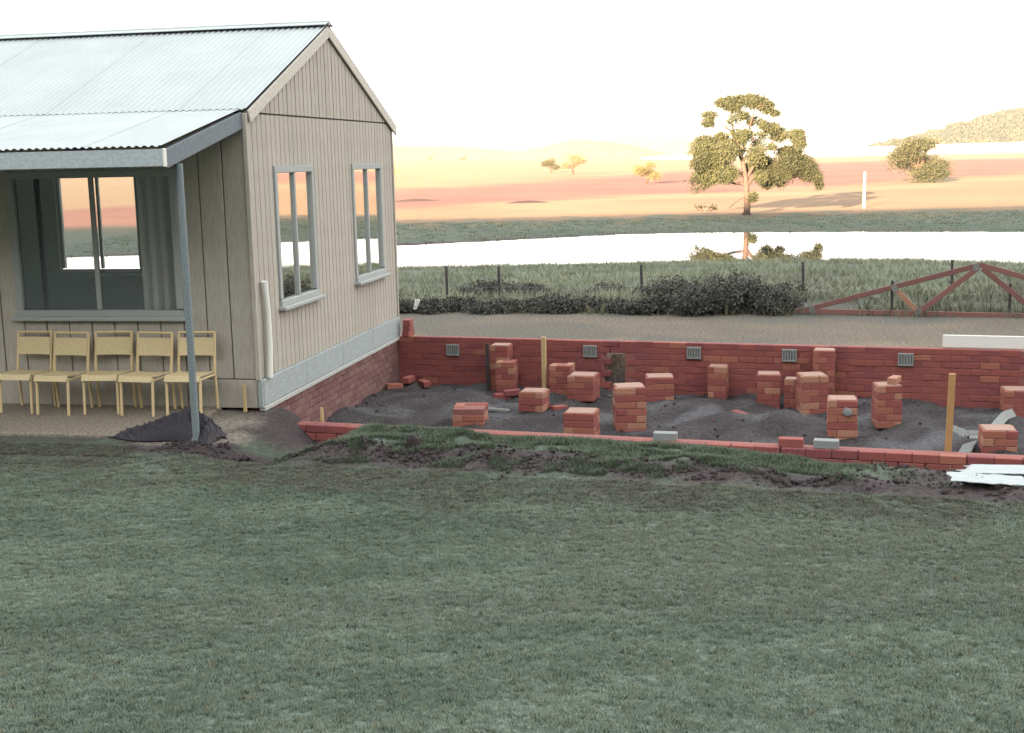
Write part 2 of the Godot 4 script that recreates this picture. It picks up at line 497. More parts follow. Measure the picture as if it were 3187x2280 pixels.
func paddock_tree() -> void:
	# the lone gum on the far bank; x and y measured from its foot in metres
	var base := Vector3(20.4, 0, -109.3)
	base.y = gh(base.x, base.z) - 0.05
	var t := thing("gum_tree", base, 0, "tall spreading gum tree with an open crown on the far bank of the dam", "tree")
	var k := 0.0388 / 3.93
	var P := func(px, py, z): return Vector3((px - 757) * k, (1110 - py) * k, z)
	var tr := MB.new()
	tr.col = Color(0.112, 0.082, 0.068)
	limb(tr, [P.call(757, 1125, 0), P.call(760, 1010, 0.05), P.call(752, 900, 0.1), P.call(748, 800, 0.0)], 0.30, 0.21, 10)
	tr.tube([P.call(757, 1130, 0), P.call(757, 1085, 0)], [0.62, 0.34], 10)
	part(t, "trunk", tr.mesh(), M.bark)
	var limbs := [
		[[P.call(748, 806, 0.0), P.call(722, 640, -0.2), P.call(684, 500, -0.3), P.call(640, 380, -0.1), P.call(612, 230, 0.2)], 0.235],
		[[P.call(752, 860, 0.1), P.call(830, 775, -0.3), P.call(930, 770, -0.6), P.call(1090, 740, -0.9), P.call(1290, 750, -0.8)], 0.19],
		[[P.call(748, 800, 0), P.call(850, 650, -0.5), P.call(960, 520, -0.7), P.call(1060, 420, -0.4), P.call(1150, 430, -0.1)], 0.17],
		[[P.call(735, 760, 0), P.call(650, 720, -0.3), P.call(540, 640, -0.6), P.call(420, 560, -0.7)], 0.17],
		[[P.call(745, 840, 0), P.call(650, 830, -0.3), P.call(520, 790, -0.8), P.call(400, 800, -1.0), P.call(300, 850, -0.8)], 0.13],
		[[P.call(705, 580, -0.2), P.call(760, 430, -0.1), P.call(790, 290, 0.4), P.call(830, 190, 0.6), P.call(920, 180, 0.5)], 0.13],
		[[P.call(650, 400, -0.1), P.call(560, 350, 0.3), P.call(480, 270, 0.5), P.call(420, 260, 0.4)], 0.08],
		[[P.call(725, 660, -0.2), P.call(660, 540, -0.9), P.call(560, 470, -1.2)], 0.1],
		[[P.call(720, 640, -0.2), P.call(770, 540, 0.5), P.call(800, 430, 0.8)], 0.09],
		[[P.call(850, 650, -0.5), P.call(960, 660, -0.9), P.call(1150, 640, -1.2)], 0.09],
		[[P.call(755, 950, 0.1), P.call(690, 970, 0.4), P.call(590, 1040, 0.7)], 0.04]]
	for L in limbs:
		var lb := MB.new()
		lb.col = Color(0.112, 0.082, 0.068)
		limb(lb, L[0], L[1], 0.03)
		part(t, "limb", lb.mesh(), M.bark)
	var cl := [
		[520, 150, 55, 30], [600, 155, 70, 55], [720, 130, 80, 50], [830, 145, 80, 65], [930, 195, 60, 55], [1000, 248, 40, 18], [640, 195, 40, 26],
		[440, 245, 70, 20], [420, 312, 52, 40], [745, 262, 34, 20], [790, 315, 24, 18], [690, 250, 110, 50], [620, 310, 90, 50], [850, 300, 80, 60], [900, 440, 80, 70], [860, 500, 70, 50],
		[540, 440, 55, 45], [640, 410, 95, 50], [700, 440, 55, 60], [770, 430, 80, 55], [660, 500, 40, 50],
		[400, 545, 125, 110], [335, 655, 55, 60], [480, 650, 120, 115], [570, 560, 90, 85], [430, 770, 115, 80], [570, 750, 90, 75], [280, 800, 55, 30], [330, 872, 70, 30], [390, 470, 70, 45],
		[700, 560, 55, 28], [820, 600, 75, 70], [810, 700, 50, 45], [860, 780, 60, 50], [800, 950, 36, 34],
		[905, 345, 50, 32], [980, 370, 70, 42], [1060, 430, 80, 55], [1160, 450, 75, 62], [1185, 510, 48, 42], [1120, 580, 95, 60], [950, 525, 34, 18],
		[950, 700, 85, 85], [960, 800, 75, 55], [1060, 720, 85, 100], [1180, 680, 125, 110], [1285, 740, 75, 85], [1345, 800, 42, 42], [1372, 862, 20, 28], [1070, 845, 28, 24], [930, 855, 35, 20],
		[370, 1035, 42, 20], [445, 1030, 40, 18]]
	for e in cl:
		var fb := MB.new()
		var rx: float = e[2] * k
		var ry: float = e[3] * k
		var z := rng.randf_range(-1.0, 1.0) * (0.5 if e[1] < 300 else 1.3)
		var area := rx * ry
		var thin := 0.16 if e[1] > 790 and e[0] < 500 else 0.2 if e[1] > 240 and e[1] < 520 and e[0] > 610 and e[0] < 910 and e[2] > 65 else 1.0
		var dk := 0.66 if e[0] > 890 and e[1] > 560 or e[0] < 345 and e[1] > 600 else 1.0      # lower right and low left boughs coloured darker
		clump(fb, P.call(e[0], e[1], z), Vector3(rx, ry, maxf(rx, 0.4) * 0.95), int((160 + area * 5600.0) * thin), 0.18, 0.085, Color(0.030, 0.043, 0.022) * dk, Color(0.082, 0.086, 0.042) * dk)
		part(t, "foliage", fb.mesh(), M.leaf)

func small_tree(at: Vector3, h: float, w: float, ca: Color, cb: Color, dense: float, label: String, called := "field_tree", leaf := 0.2, low := 0.0) -> void:
	var y: float = gh(at.x, at.z) - 0.05
	var t := thing(called, Vector3(at.x, y, at.z), rng.randf() * TAU, label, "tree")
	var tr := MB.new()
	tr.col = Color(0.17, 0.125, 0.095)
	var top := Vector3(rng.randf_range(-0.1, 0.1) * w, h * 0.75, rng.randf_range(-0.1, 0.1) * w)
	limb(tr, [Vector3(0, -0.1, 0), Vector3(0.04 * w, h * 0.3, 0), top], h * 0.045, h * 0.012)
	part(t, "trunk", tr.mesh(), M.bark)
	var f := MB.new()
	var n := int(11 + 5 * w / h + 14 * low)
	for i in n:
		var a := 2.39996 * i + rng.randf() * 0.5
		var el := lerpf(-0.55 - low, 0.95, fmod(i * 0.618 + 0.2 * rng.randf(), 1.0))
		var c := Vector3(cos(a) * w * 0.34 * cos(el), h * (0.5 - 0.04 * low + 0.36 * sin(el)), sin(a) * w * 0.34 * cos(el)) * rng.randf_range(0.85, 1.12)
		limb(tr, [Vector3(0, h * 0.3, 0), c * 0.6 + Vector3(0, h * 0.1, 0), c], h * 0.016, h * 0.005, 5)
		clump(f, c, Vector3(w * 0.2 + w * 0.07 * low, h * 0.15 + h * 0.06 * low, w * 0.2 + w * 0.07 * low) * rng.randf_range(0.8, 1.25), int(420 * dense), leaf * h / 5.0, leaf * h / 9.0, ca, cb)
	part(t, "limb", tr.mesh(), M.bark)
	part(t, "foliage", f.mesh(), M.leaf)

func bush(at: Vector3, h: float, w: float, ca: Color, cb: Color, label: String, group: String, called := "weedy_bush") -> void:
	var t := thing(called, Vector3(at.x, gh(at.x, at.z) - 0.03, at.z), rng.randf() * TAU, label, "bush", group)
	var st := MB.new()
	st.col = Color(0.09, 0.065, 0.05)
	var f := MB.new()
	for i in 20:
		var a := rng.randf() * TAU
		var r := w * 0.46 * sqrt(rng.randf())
		var top := Vector3(cos(a) * r, h * rng.randf_range(0.45, 1.0) * (1.0 - 0.45 * pow(r / (w * 0.5), 2)), sin(a) * r)
		st.tube([Vector3(cos(a) * r * 0.35, 0, sin(a) * r * 0.35), Vector3(top.x * 0.8, top.y * 0.55, top.z * 0.8), top], [0.012, 0.008, 0.003], 5)
		clump(f, top * Vector3(1, 0.72, 1), Vector3(w * 0.14, h * 0.26, w * 0.14), 90, 0.06, 0.036, ca, cb)
	part(t, "stems", st.mesh(), M.bark)
	part(t, "foliage", f.mesh(), M.leaf)

func tuft(h: float, spread: float, blades: int, w: float) -> ArrayMesh:
	var b := MB.new()
	for i in blades:
		var a := rng.randf() * TAU
		var d := Vector3(cos(a), 0, sin(a))
		var root := d * spread * sqrt(rng.randf())
		var up := h * rng.randf_range(0.55, 1.15)
		var side := Vector3(-d.z, 0, d.x).rotated(Vector3.UP, rng.randf_range(-0.8, 0.8)) * w * 0.5
		var mid := root + Vector3(0, up * 0.55, 0) + d * up * 0.18
		var tip := root + Vector3(0, up, 0) + d * up * rng.randf_range(0.35, 0.75)
		b.col = Color(1, 1, 1).lerp(Color(0.72, 0.72, 0.6), rng.randf())
		var away := root - d * 2.0 - Vector3(0, 2, 0)
		b.quad(root - side, root + side, mid + side * 0.8, mid - side * 0.8, away)
		b.tri(mid - side * 0.8, mid + side * 0.8, tip, away)
	return b.mesh()

func grass(called: String, label: String, spots: Array, mesh: ArrayMesh, smin: float, smax: float, col: Callable) -> void:
	var mm := MultiMesh.new()
	mm.transform_format = MultiMesh.TRANSFORM_3D
	mm.use_colors = true
	mm.mesh = mesh
	mm.instance_count = spots.size()
	for i in spots.size():
		var p: Vector3 = spots[i]
		var sc := rng.randf_range(smin, smax)
		mm.set_instance_transform(i, Transform3D(Basis(Vector3.UP, rng.randf() * TAU).scaled(Vector3(sc, sc * rng.randf_range(0.8, 1.2), sc)), p))
		mm.set_instance_color(i, col.call(p))
	var o := MultiMeshInstance3D.new()
	o.name = numbered(called)
	o.multimesh = mm
	o.material_override = M.grass
	add_child(o)
	tag(o, label, "grass", "", "stuff")

func build_grass() -> void:
	var spots := []
	while spots.size() < 85000:
		var z := -sqrt(rng.randf_range(3.0 * 3.0, 12.2 * 12.2))
		var x := rng.randf_range(-1, 1) * (0.46 * -z + 0.4)
		var s := to_site(x, z)
		var hh := to_house(x, z)
		if s.z < 7.2 and hh.x > -0.5: continue
		if hh.z < 1.72 and hh.x < 0.6: continue
		if hh.x > -0.5 and s.z < 7.42 + 0.3 * (patch(x, z, 26.0, 8.0) - 0.4) and rng.randf() < 0.85: continue
		spots.append(Vector3(x, gh(x, z) - 0.004, z))
	var lc := func(p):
		var c := ground_col(p.x, p.z) * rng.randf_range(0.95, 1.3)
		if rng.randf() < 0.12: c = c.lerp(Color(0.16, 0.14, 0.075), 0.6)
		return c
	grass("lawn_grass", "short worn lawn grass filling the foreground", spots, tuft(0.018, 0.035, 10, 0.0042), 0.7, 1.3, lc)
	spots = []
	while spots.size() < 700:
		var z := -sqrt(rng.randf_range(9.0, 128.0))
		var x := rng.randf_range(-1, 1) * (0.46 * -z + 0.4)
		var s := to_site(x, z)
		if s.z < 7.4 or patch(x, z, 16.0, 99.0) < 0.5: continue
		spots.append(Vector3(x, gh(x, z) - 0.003, z))
	grass("lawn_weeds", "small broad-leaved weeds scattered through the lawn", spots, tuft(0.020, 0.05, 11, 0.012), 0.5, 1.2,
		func(p): return Color(0.085, 0.108, 0.074).lerp(Color(0.135, 0.138, 0.090), rng.randf()))
	spots = []
	while spots.size() < 16000:
		var u := rng.randf_range(0.4, 8.6)
		var v := rng.randf_range(5.5, 7.3)
		if v > 6.7 and patch(u, v, 34.0, 61.0) < 0.56: continue
		if u < 1.8: continue
		if patch(u, v, 26.0, 3.0) > 0.78: continue
		if rng.randf() < smoothstep(6.3, 7.1, u) * 0.97 or rng.randf() < smoothstep(1.8, 0.9, u) * 0.8: continue
		var p := S(u, 0, v)
		spots.append(Vector3(p.x, gh(p.x, p.z) - 0.005, p.z))
	grass("bank_grass", "strip of longer green grass between lawn and brick foundation", spots, tuft(0.036, 0.05, 10, 0.006), 0.6, 1.3,
		func(p): return Color(0.062, 0.090, 0.060).lerp(Color(0.110, 0.124, 0.082), rng.randf()))
	spots = []
	while spots.size() < 15000:
		var z := -rng.randf_range(20.0, 66.0)
		var x := rng.randf_range(-0.16, 0.8) * -z - 2.0
		if patch(x, z, 7.0, 51.0) < 0.3: continue
		if (z < -50.0 or x > 12.0) and pond_sd(x, z) < 0.4: continue
		if z - 0.31 * x > -24.3: continue
		spots.append(Vector3(x, gh(x, z) - 0.01, z))
	grass("meadow_grass", "rough grass on the slope down to the dam", spots, tuft(0.2, 0.16, 10, 0.014), 0.5, 1.4,
		func(p): return ground_col(p.x, p.z).lerp(Color(0.15, 0.15, 0.095), rng.randf() * 0.6) * rng.randf_range(1.2, 1.8))
	spots = []
	while spots.size() < 7000:
		var z := -rng.randf_range(78.0, 107.0)
		var x := rng.randf_range(-30.0, 62.0)
		if z > -100.0 and pond_sd(x, z) < 0.5: continue
		spots.append(Vector3(x, gh(x, z) - 0.01, z))
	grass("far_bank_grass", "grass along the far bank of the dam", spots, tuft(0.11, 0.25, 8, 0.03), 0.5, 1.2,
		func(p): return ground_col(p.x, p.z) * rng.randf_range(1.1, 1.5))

# ------------------------------------------------------------------ soil
func clod_mesh(sd: int) -> ArrayMesh:
	var sp := SphereMesh.new()
	sp.radius = 1.0; sp.height = 2.0; sp.radial_segments = 10; sp.rings = 5
	var a := sp.get_mesh_arrays()
	var v: PackedVector3Array = a[Mesh.ARRAY_VERTEX]
	var n := FastNoiseLite.new()
	n.seed = sd; n.frequency = 1.3
	for i in v.size():
		v[i] = v[i] * (1.0 + 0.55 * n.get_noise_3dv(v[i])) * Vector3(1, 0.7, 0.85)
	a[Mesh.ARRAY_VERTEX] = v
	var st := SurfaceTool.new()
	st.create_from_arrays(a)
	st.generate_normals()
	return st.commit()

func build_clods() -> void:
	var lots := [
		["turned_soil", "dark lumps of turned soil along the lawn edge", 3200, func():
			var u := rng.randf_range(0.5, 8.8)
			return Vector2(u, 7.05 + 0.13 * rng.randfn() + 0.25 * (patch(u, 3.0, 24.0) - 0.5) + (0.0 if u < 6.8 or u > 7.9 else -rng.randf() * 1.2)), 0.006, 0.028],
		["pit_rubble", "lumps of soil and rubble inside the brick foundation", 700, func(): return Vector2(rng.randf_range(0.15, 9.0), rng.randf_range(0.1, 4.95)), 0.006, 0.026]]
	for L in lots:
		var mm := MultiMesh.new()
		mm.transform_format = MultiMesh.TRANSFORM_3D
		mm.use_colors = true
		mm.mesh = clod_mesh(L[2])
		mm.instance_count = L[2]
		for i in L[2]:
			var q: Vector2 = L[3].call()
			var p := S(q.x, 0, q.y)
			var r := lerpf(L[4], L[5], pow(rng.randf(), 3.0))
			mm.set_instance_transform(i, Transform3D(Basis.from_euler(Vector3(rng.randf() * TAU, rng.randf() * TAU, rng.randf() * TAU)).scaled(Vector3.ONE * r), Vector3(p.x, gh(p.x, p.z) + r * 0.25, p.z)))
			var c := Color(0.036, 0.025, 0.026).lerp(Color(0.066, 0.048, 0.044), rng.randf())
			if L[0] == "pit_rubble":
				var t := rng.randf()
				if t < 0.07: c = Color(0.19, 0.075, 0.05)
				elif t < 0.16: c = Color(0.16, 0.15, 0.145)
			mm.set_instance_color(i, c)
		var o := MultiMeshInstance3D.new()
		o.name = numbered(L[0])
		o.multimesh = mm
		o.material_override = M.clod
		add_child(o)
		tag(o, L[1], "soil", "", "stuff")
	# one big upturned sod standing out of the strip
	var cm := clod_mesh(5)
	var p := S(3.05, 0, 6.95)
	var o2 := single("upturned_sod", cm, M.soil, Vector3(p.x, gh(p.x, p.z) + 0.05, p.z), 0.4)
	o2.scale = Vector3(0.07, 0.11, 0.05)
	tag(o2, "upright dark sod sticking up from the soil strip in front of the hut", "sod")

# ------------------------------------------------------------------ brickwork
func brick_of(warm := false) -> MeshInstance3D:
	var o := MeshInstance3D.new()
	o.name = "brick"
	o.mesh = M.brick_mesh[rng.randi() % 3]
	var t := rng.randf()
	o.material_override = M.bricks[(0 if t < 0.4 else 3 if t < 0.75 else 4 if t < 0.9 else 1) if warm else (0 if t < 0.36 else 1 if t < 0.72 else 2 if t < 0.93 else 3)]
	return o

func brick_row(parent: Node, x0: float, x1: float, y: float, z: float, shift: bool, skip = null, turn := 0.0) -> int:
	# stretchers along x, 240 x 86 modules
	var x := x0 + (0.12 if shift else 0.0)
	var n := 0
	if shift:
		var hb := brick_of()
		hb.scale.x = 0.5
		parent.add_child(hb, true)
		hb.position = Vector3(x0 + 0.058, y, z)
		n += 1
	while x + 0.2 < x1:
		var c := x + 0.12
		if skip == null or not skip.call(c, y):
			var b := brick_of()
			parent.add_child(b, true)
			b.position = Vector3(c + rng.randf_range(-0.003, 0.003), y + rng.randf_range(-0.002, 0.002), z + rng.randf_range(-0.004, 0.004))
			b.rotation.y = turn + rng.randf_range(-0.01, 0.01)
			n += 1
		x += 0.24
	return n

func build_walls() -> void:
	var t := thing("brick_foundation_wall", S(0, 0, 0), SITE_TURN, "long low red brick foundation wall at the back, with grey air vents", "wall")
	var gap := func(c, y): return c > 3.16 and c < 3.44 and y < -0.16
	var total := 0
	for k in 8:
		total += brick_row(t, -0.05, 8.72, -0.04 - k * 0.086, -0.057, k % 2 == 1, gap)
	var core := MB.new()
	core.box(Vector3(1.5, -0.46, -0.10), Vector3(3.2, 0.9, 0.18), 0.002)
	core.box(Vector3(6.6, -0.46, -0.10), Vector3(6.4, 0.9, 0.18), 0.002)
	core.box(Vector3(3.25, -0.09, -0.13), Vector3(0.3, 0.12, 0.118), 0.002)
	part(t, "mortar", core.mesh(), M.mortar)
	var rest := MB.new()
	for k in 11:
		for i in 40:
			if k < 8 and i > 3: break
			rest.box(Vector3((8.98 if k < 8 else 0.1) + i * 0.24 + (0.12 if k % 2 else 0.0), -0.04 - k * 0.086, -0.057), Vector3(0.228, 0.076, 0.11), 0.004)
	var rp := part(t, "brick_courses", rest.mesh(), M.bricks[1])
	rp.set_meta("kind", "stuff")
	for e in [[0.815, -0.185], [2.9, -0.15], [4.38, -0.135], [5.68, -0.135], [7.185, -0.15]]:
		var vb := MB.new()
		vb.box(Vector3(0, 0.072, 0), Vector3(0.2, 0.026, 0.04), 0.004)
		vb.box(Vector3(0, -0.072, 0), Vector3(0.2, 0.026, 0.04), 0.004)
		for i in 6: vb.box(Vector3(-0.0875 + i * 0.035, 0, 0), Vector3(0.022, 0.118, 0.038), 0.003)
		vb.box(Vector3(0, 0, -0.012), Vector3(0.19, 0.12, 0.01), 0.001)
		part(t, "air_vent", vb.mesh(), M.cement, Vector3(e[0], e[1], 0.012))
	# front wall, low, three courses showing
	t = thing("brick_foundation_wall", S(0, 0, 5.2), SITE_TURN, "low front brick foundation wall, mostly hidden behind the grassy bank", "wall")
	for k in 3:
		brick_row(t, 0.25, 9.4, -0.24 - k * 0.086, 0.0, k % 2 == 0)
	core = MB.new()
	core.box(Vector3(4.8, -0.5, -0.115), Vector3(9.1, 0.58, 0.11), 0.002)
	part(t, "mortar", core.mesh(), M.mortar)
	rest = MB.new()
	for i in 38: rest.box(Vector3(0.37 + i * 0.24, -0.498, 0.0), Vector3(0.228, 0.076, 0.11), 0.004)
	part(t, "brick_courses", rest.mesh(), M.bricks[2]).set_meta("kind", "stuff")
	# bits lying on top of the front wall
	for e in [[5.0, 0.3, "pale mortar-smeared brick lying flat on the front wall beside the turf", 5], [6.22, 0.2, "pink brick lying flat on the front wall, left of the grey one", 0], [6.55, 0.1, "grey cement-smeared brick lying flat on the front wall", 5]]:
		var o := single("loose_brick", M.brick_mesh[0], M.bricks[e[3]] if e[3] < 5 else M.cement, S(e[0], -0.16, 5.16), SITE_TURN + e[1] * 0.3)
		tag(o, e[2], "brick")

func pier(u: float, v: float, top: float, w: float, turn: float, label: String, drop := 0) -> void:
	var at := S(u, 0, v)
	var g := gh(at.x, at.z) - 0.05
	var n := int(round((top - g) / 0.086))
	var t := thing("brick_pier", Vector3(at.x, top - n * 0.086, at.z), SITE_TURN + turn, label, "brick pier", "brick piers inside the foundation")
	var core := MB.new()
	core.box(Vector3(0, n * 0.043 - 0.006, 0), Vector3(w - 0.012, n * 0.086 - 0.012, w - 0.012), 0.003)
	part(t, "mortar", core.mesh(), M.mortar)
	if drop == 0:
		part(t, "mortar_cap", boxmesh(Vector3(w * 0.9, 0.012, w * 0.86), 0.005), M.cap, Vector3(0, n * 0.086 + 0.001, 0), Vector3(0, 0.06, 0))
	var s := w / 0.35
	for k in n:
		var y := k * 0.086 + 0.043
		# four bricks round each course, turned from one course to the next
		for q in 4:
			if k >= n - 1 and q < drop: continue
			var b := brick_of(true)
			t.add_child(b, true)
			var a := q * PI / 2 + (PI if k % 2 else 0.0)
			var off := Vector3(-(w - 0.229 * s) * 0.5, 0, (w - 0.11 * s) * 0.5)
			if k % 2: off.x = -off.x
			b.position = Vector3(0, y, 0) + off.rotated(Vector3.UP, a) + Vector3(rng.randf_range(-0.003, 0.003), 0, rng.randf_range(-0.003, 0.003))
			b.rotation.y = a + rng.randf_range(-0.012, 0.012)
			b.scale = Vector3(s, 1, s)

func build_piers() -> void:
	pier(1.62, 0.16, -0.06, 0.27, 0, "brick pier built against the back wall, nearest the hut")
	pier(1.78, 0.42, -0.25, 0.26, 0.1, "short brick pier just in front of the pier nearest the hut", 1)
	pier(2.57, 1.68, -0.42, 0.33, 0.0, "low square brick pier left of the yellow stake's foot")
	pier(2.02, 2.62, -0.46, 0.4, 0.2, "broken low brick pier with pale mortar, nearest the hut side", 2)
	pier(2.62, 0.5, -0.26, 0.30, 0.05, "grey-topped brick pier right behind the low pier beside the yellow stake", 1)
	pier(3.04, 0.92, -0.32, 0.36, 0.0, "brick pier with a pale mortar smear below the second vent")
	pier(3.55, 2.95, -0.40, 0.37, 0.05, "squat brick pier at the edge of the grassy bank, front middle")
	pier(3.98, 2.28, -0.20, 0.37, 0.35, "tallest brick pier in the middle, showing two faces")
	pier(4.02, 0.62, -0.36, 0.37, 0.25, "low brick pier under the gap between the second and third vents")
	pier(4.74, 0.15, -0.28, 0.25, 0, "pale brick pier against the back wall right of the third vent")
	pier(5.46, 0.45, -0.31, 0.30, 0.1, "brick pier left of the two clustered piers below the fourth vent")
	pier(6.15, 0.15, -0.02, 0.27, 0, "full-height brick pier against the back wall right of the fourth vent")
	pier(6.05, 0.78, -0.25, 0.34, 0.3, "orange brick pier in front of the full-height wall pier")
	pier(5.78, 0.5, -0.36, 0.2, 0.0, "narrow low brick stub between the two piers below the fourth vent")
	pier(6.53, 2.44, -0.23, 0.33, 0.1, "brick pier with a round pale mortar patch, front right")
	pier(7.0, 1.6, -0.2, 0.29, 0.3, "brick pier with one brick raised at its back corner")
	pier(8.2, 2.85, -0.42, 0.35, 0.1, "squat brick pier at far right beside the bent pale strip")
	pier(8.55, 0.4, -0.42, 0.36, 0.1, "low dark red brick pier by the back wall under the white beam")
	# the raised brick on its corner, the mortar patch, stacked and loose bricks
	var o := single("loose_brick", M.brick_mesh[1], M.bricks[4], S(7.08, -0.155, 1.55), SITE_TURN + 1.3)
	tag(o, "loose orange brick set on the back corner of a brick pier", "brick")
	var mp := single("mortar_patch", clod_mesh(77), M.cement, S(6.60, -0.36, 2.625), SITE_TURN)
	mp.scale = Vector3(0.05, 0.075, 0.018)
	tag(mp, "round pale mortar splash on the face of the front right pier", "mortar")
	for k in 3:
		var b := single("loose_brick", M.brick_mesh[k], M.bricks[[0, 1, 0][k]], S(0.07, 0.041 + 0.082 * k, -0.1), SITE_TURN + PI / 2 + 0.1 * k)
		tag(b, ["lowest", "middle", "topmost"][k] + " of three red bricks stacked on the wall by the hut corner", "brick", "bricks stacked at the hut corner")
	var lie := [[0.18, 0.75, 0.4], [0.32, 0.55, 1.2], [0.55, 0.5, 2.0], [2.0, 0.86, 0.1], [1.86, 0.9, 0.2], [2.86, 1.55, 0.7], [5.2, 1.3, 2.2], [6.9, 3.6, 1.0], [7.6, 3.2, 0.3], [1.55, 3.1, 2.5], [8.35, 4.3, 0.5], [8.1, 4.5, 1.1]]
	for e in lie:
		var p := S(e[0], 0, e[1])
		var b := single("loose_brick", M.brick_mesh[rng.randi() % 3], M.bricks[rng.randi() % 4], Vector3(p.x, gh(p.x, p.z) + 0.03, p.z), e[2])
		b.rotation.z = rng.randf_range(-0.12, 0.12)
		tag(b, "loose red brick lying on the dug earth inside the foundation", "brick", "loose bricks in the foundation")

# ------------------------------------------------------------------ the hut
func sheet(w: float, a: Vector2, b: Vector2) -> ArrayMesh:
	# a corrugated iron sheet w wide (x), sloping from a to b in (z, y)
	var st := MB.new()
	var n := int(round(w / 0.076)) * 6
	var along := Vector3(0, b.y - a.y, b.x - a.x)
	var up := Vector3(0, absf(b.x - a.x), -(b.y - a.y) * signf(b.x - a.x)).normalized()
	for i in n:
		var x0 := w * i / n
		var x1 := w * (i + 1) / n
		for t: float in [0.0, -0.003]:
			var p0: Vector3 = Vector3(x0, a.y, a.x) + up * (0.009 * cos(TAU * x0 / 0.076) + t)
			var p1: Vector3 = Vector3(x1, a.y, a.x) + up * (0.009 * cos(TAU * x1 / 0.076) + t)
			var sg := 1.0 if t == 0.0 else -1.0
			var n0 := (up + Vector3(1, 0, 0) * 0.74 * sin(TAU * x0 / 0.076)).normalized() * sg
			var n1 := (up + Vector3(1, 0, 0) * 0.74 * sin(TAU * x1 / 0.076)).normalized() * sg
			var fs := [[p0, n0], [p1, n1], [p1 + along, n1], [p0, n0], [p1 + along, n1], [p0 + along, n0]]
			if (along + p1 - p0).cross(p1 - p0).dot(n0) < 0.0: fs = [fs[0], fs[2], fs[1], fs[3], fs[5], fs[4]]
			for e in fs:
				st.v.append(e[0]); st.n.append(e[1]); st.c.append(Color.WHITE)
	return st.mesh()

func roof_y(z: float) -> float:
	return EAVE + (APEX - EAVE) * (1.0 - absf(z + W / 2) / (W / 2))

func window(parent: Node, called: String, w: float, h: float, at: Vector3, turn: float, panes: int, frame: Material, glass: Material) -> MeshInstance3D:
	# a timber window lying in x-y, facing +z; opening w x h with its lower left corner at the origin
	var f := MB.new()
	for s in [[Vector3(w / 2, -0.02, 0), Vector3(w + 0.12, 0.07, 0.09)], [Vector3(w / 2, h + 0.01, 0), Vector3(w + 0.12, 0.08, 0.07)], [Vector3(-0.02, h / 2, 0), Vector3(0.075, h - 0.06, 0.068)], [Vector3(w + 0.02, h / 2, 0), Vector3(0.075, h - 0.06, 0.068)]]:
		f.box(s[0], s[1], 0.006)
	var o := part(parent, called, f.mesh(), frame, at, Vector3(0, turn, 0))
	for i in range(1, panes):
		part(o, "mullion", boxmesh(Vector3(0.045, h - 0.05, 0.05), 0.005), frame, Vector3(w * i / panes, h / 2, 0))
	part(o, "sill", boxmesh(Vector3(w + 0.2, 0.045, 0.13), 0.008), frame, Vector3(w / 2, -0.075, 0.035))
	for i in panes:
		var pw := w / panes - 0.03
		part(o, "pane", boxmesh(Vector3(pw, h - 0.045, 0.005), 0.001), glass, Vector3(w * (i + 0.5) / panes, h / 2, -0.008))
	return o

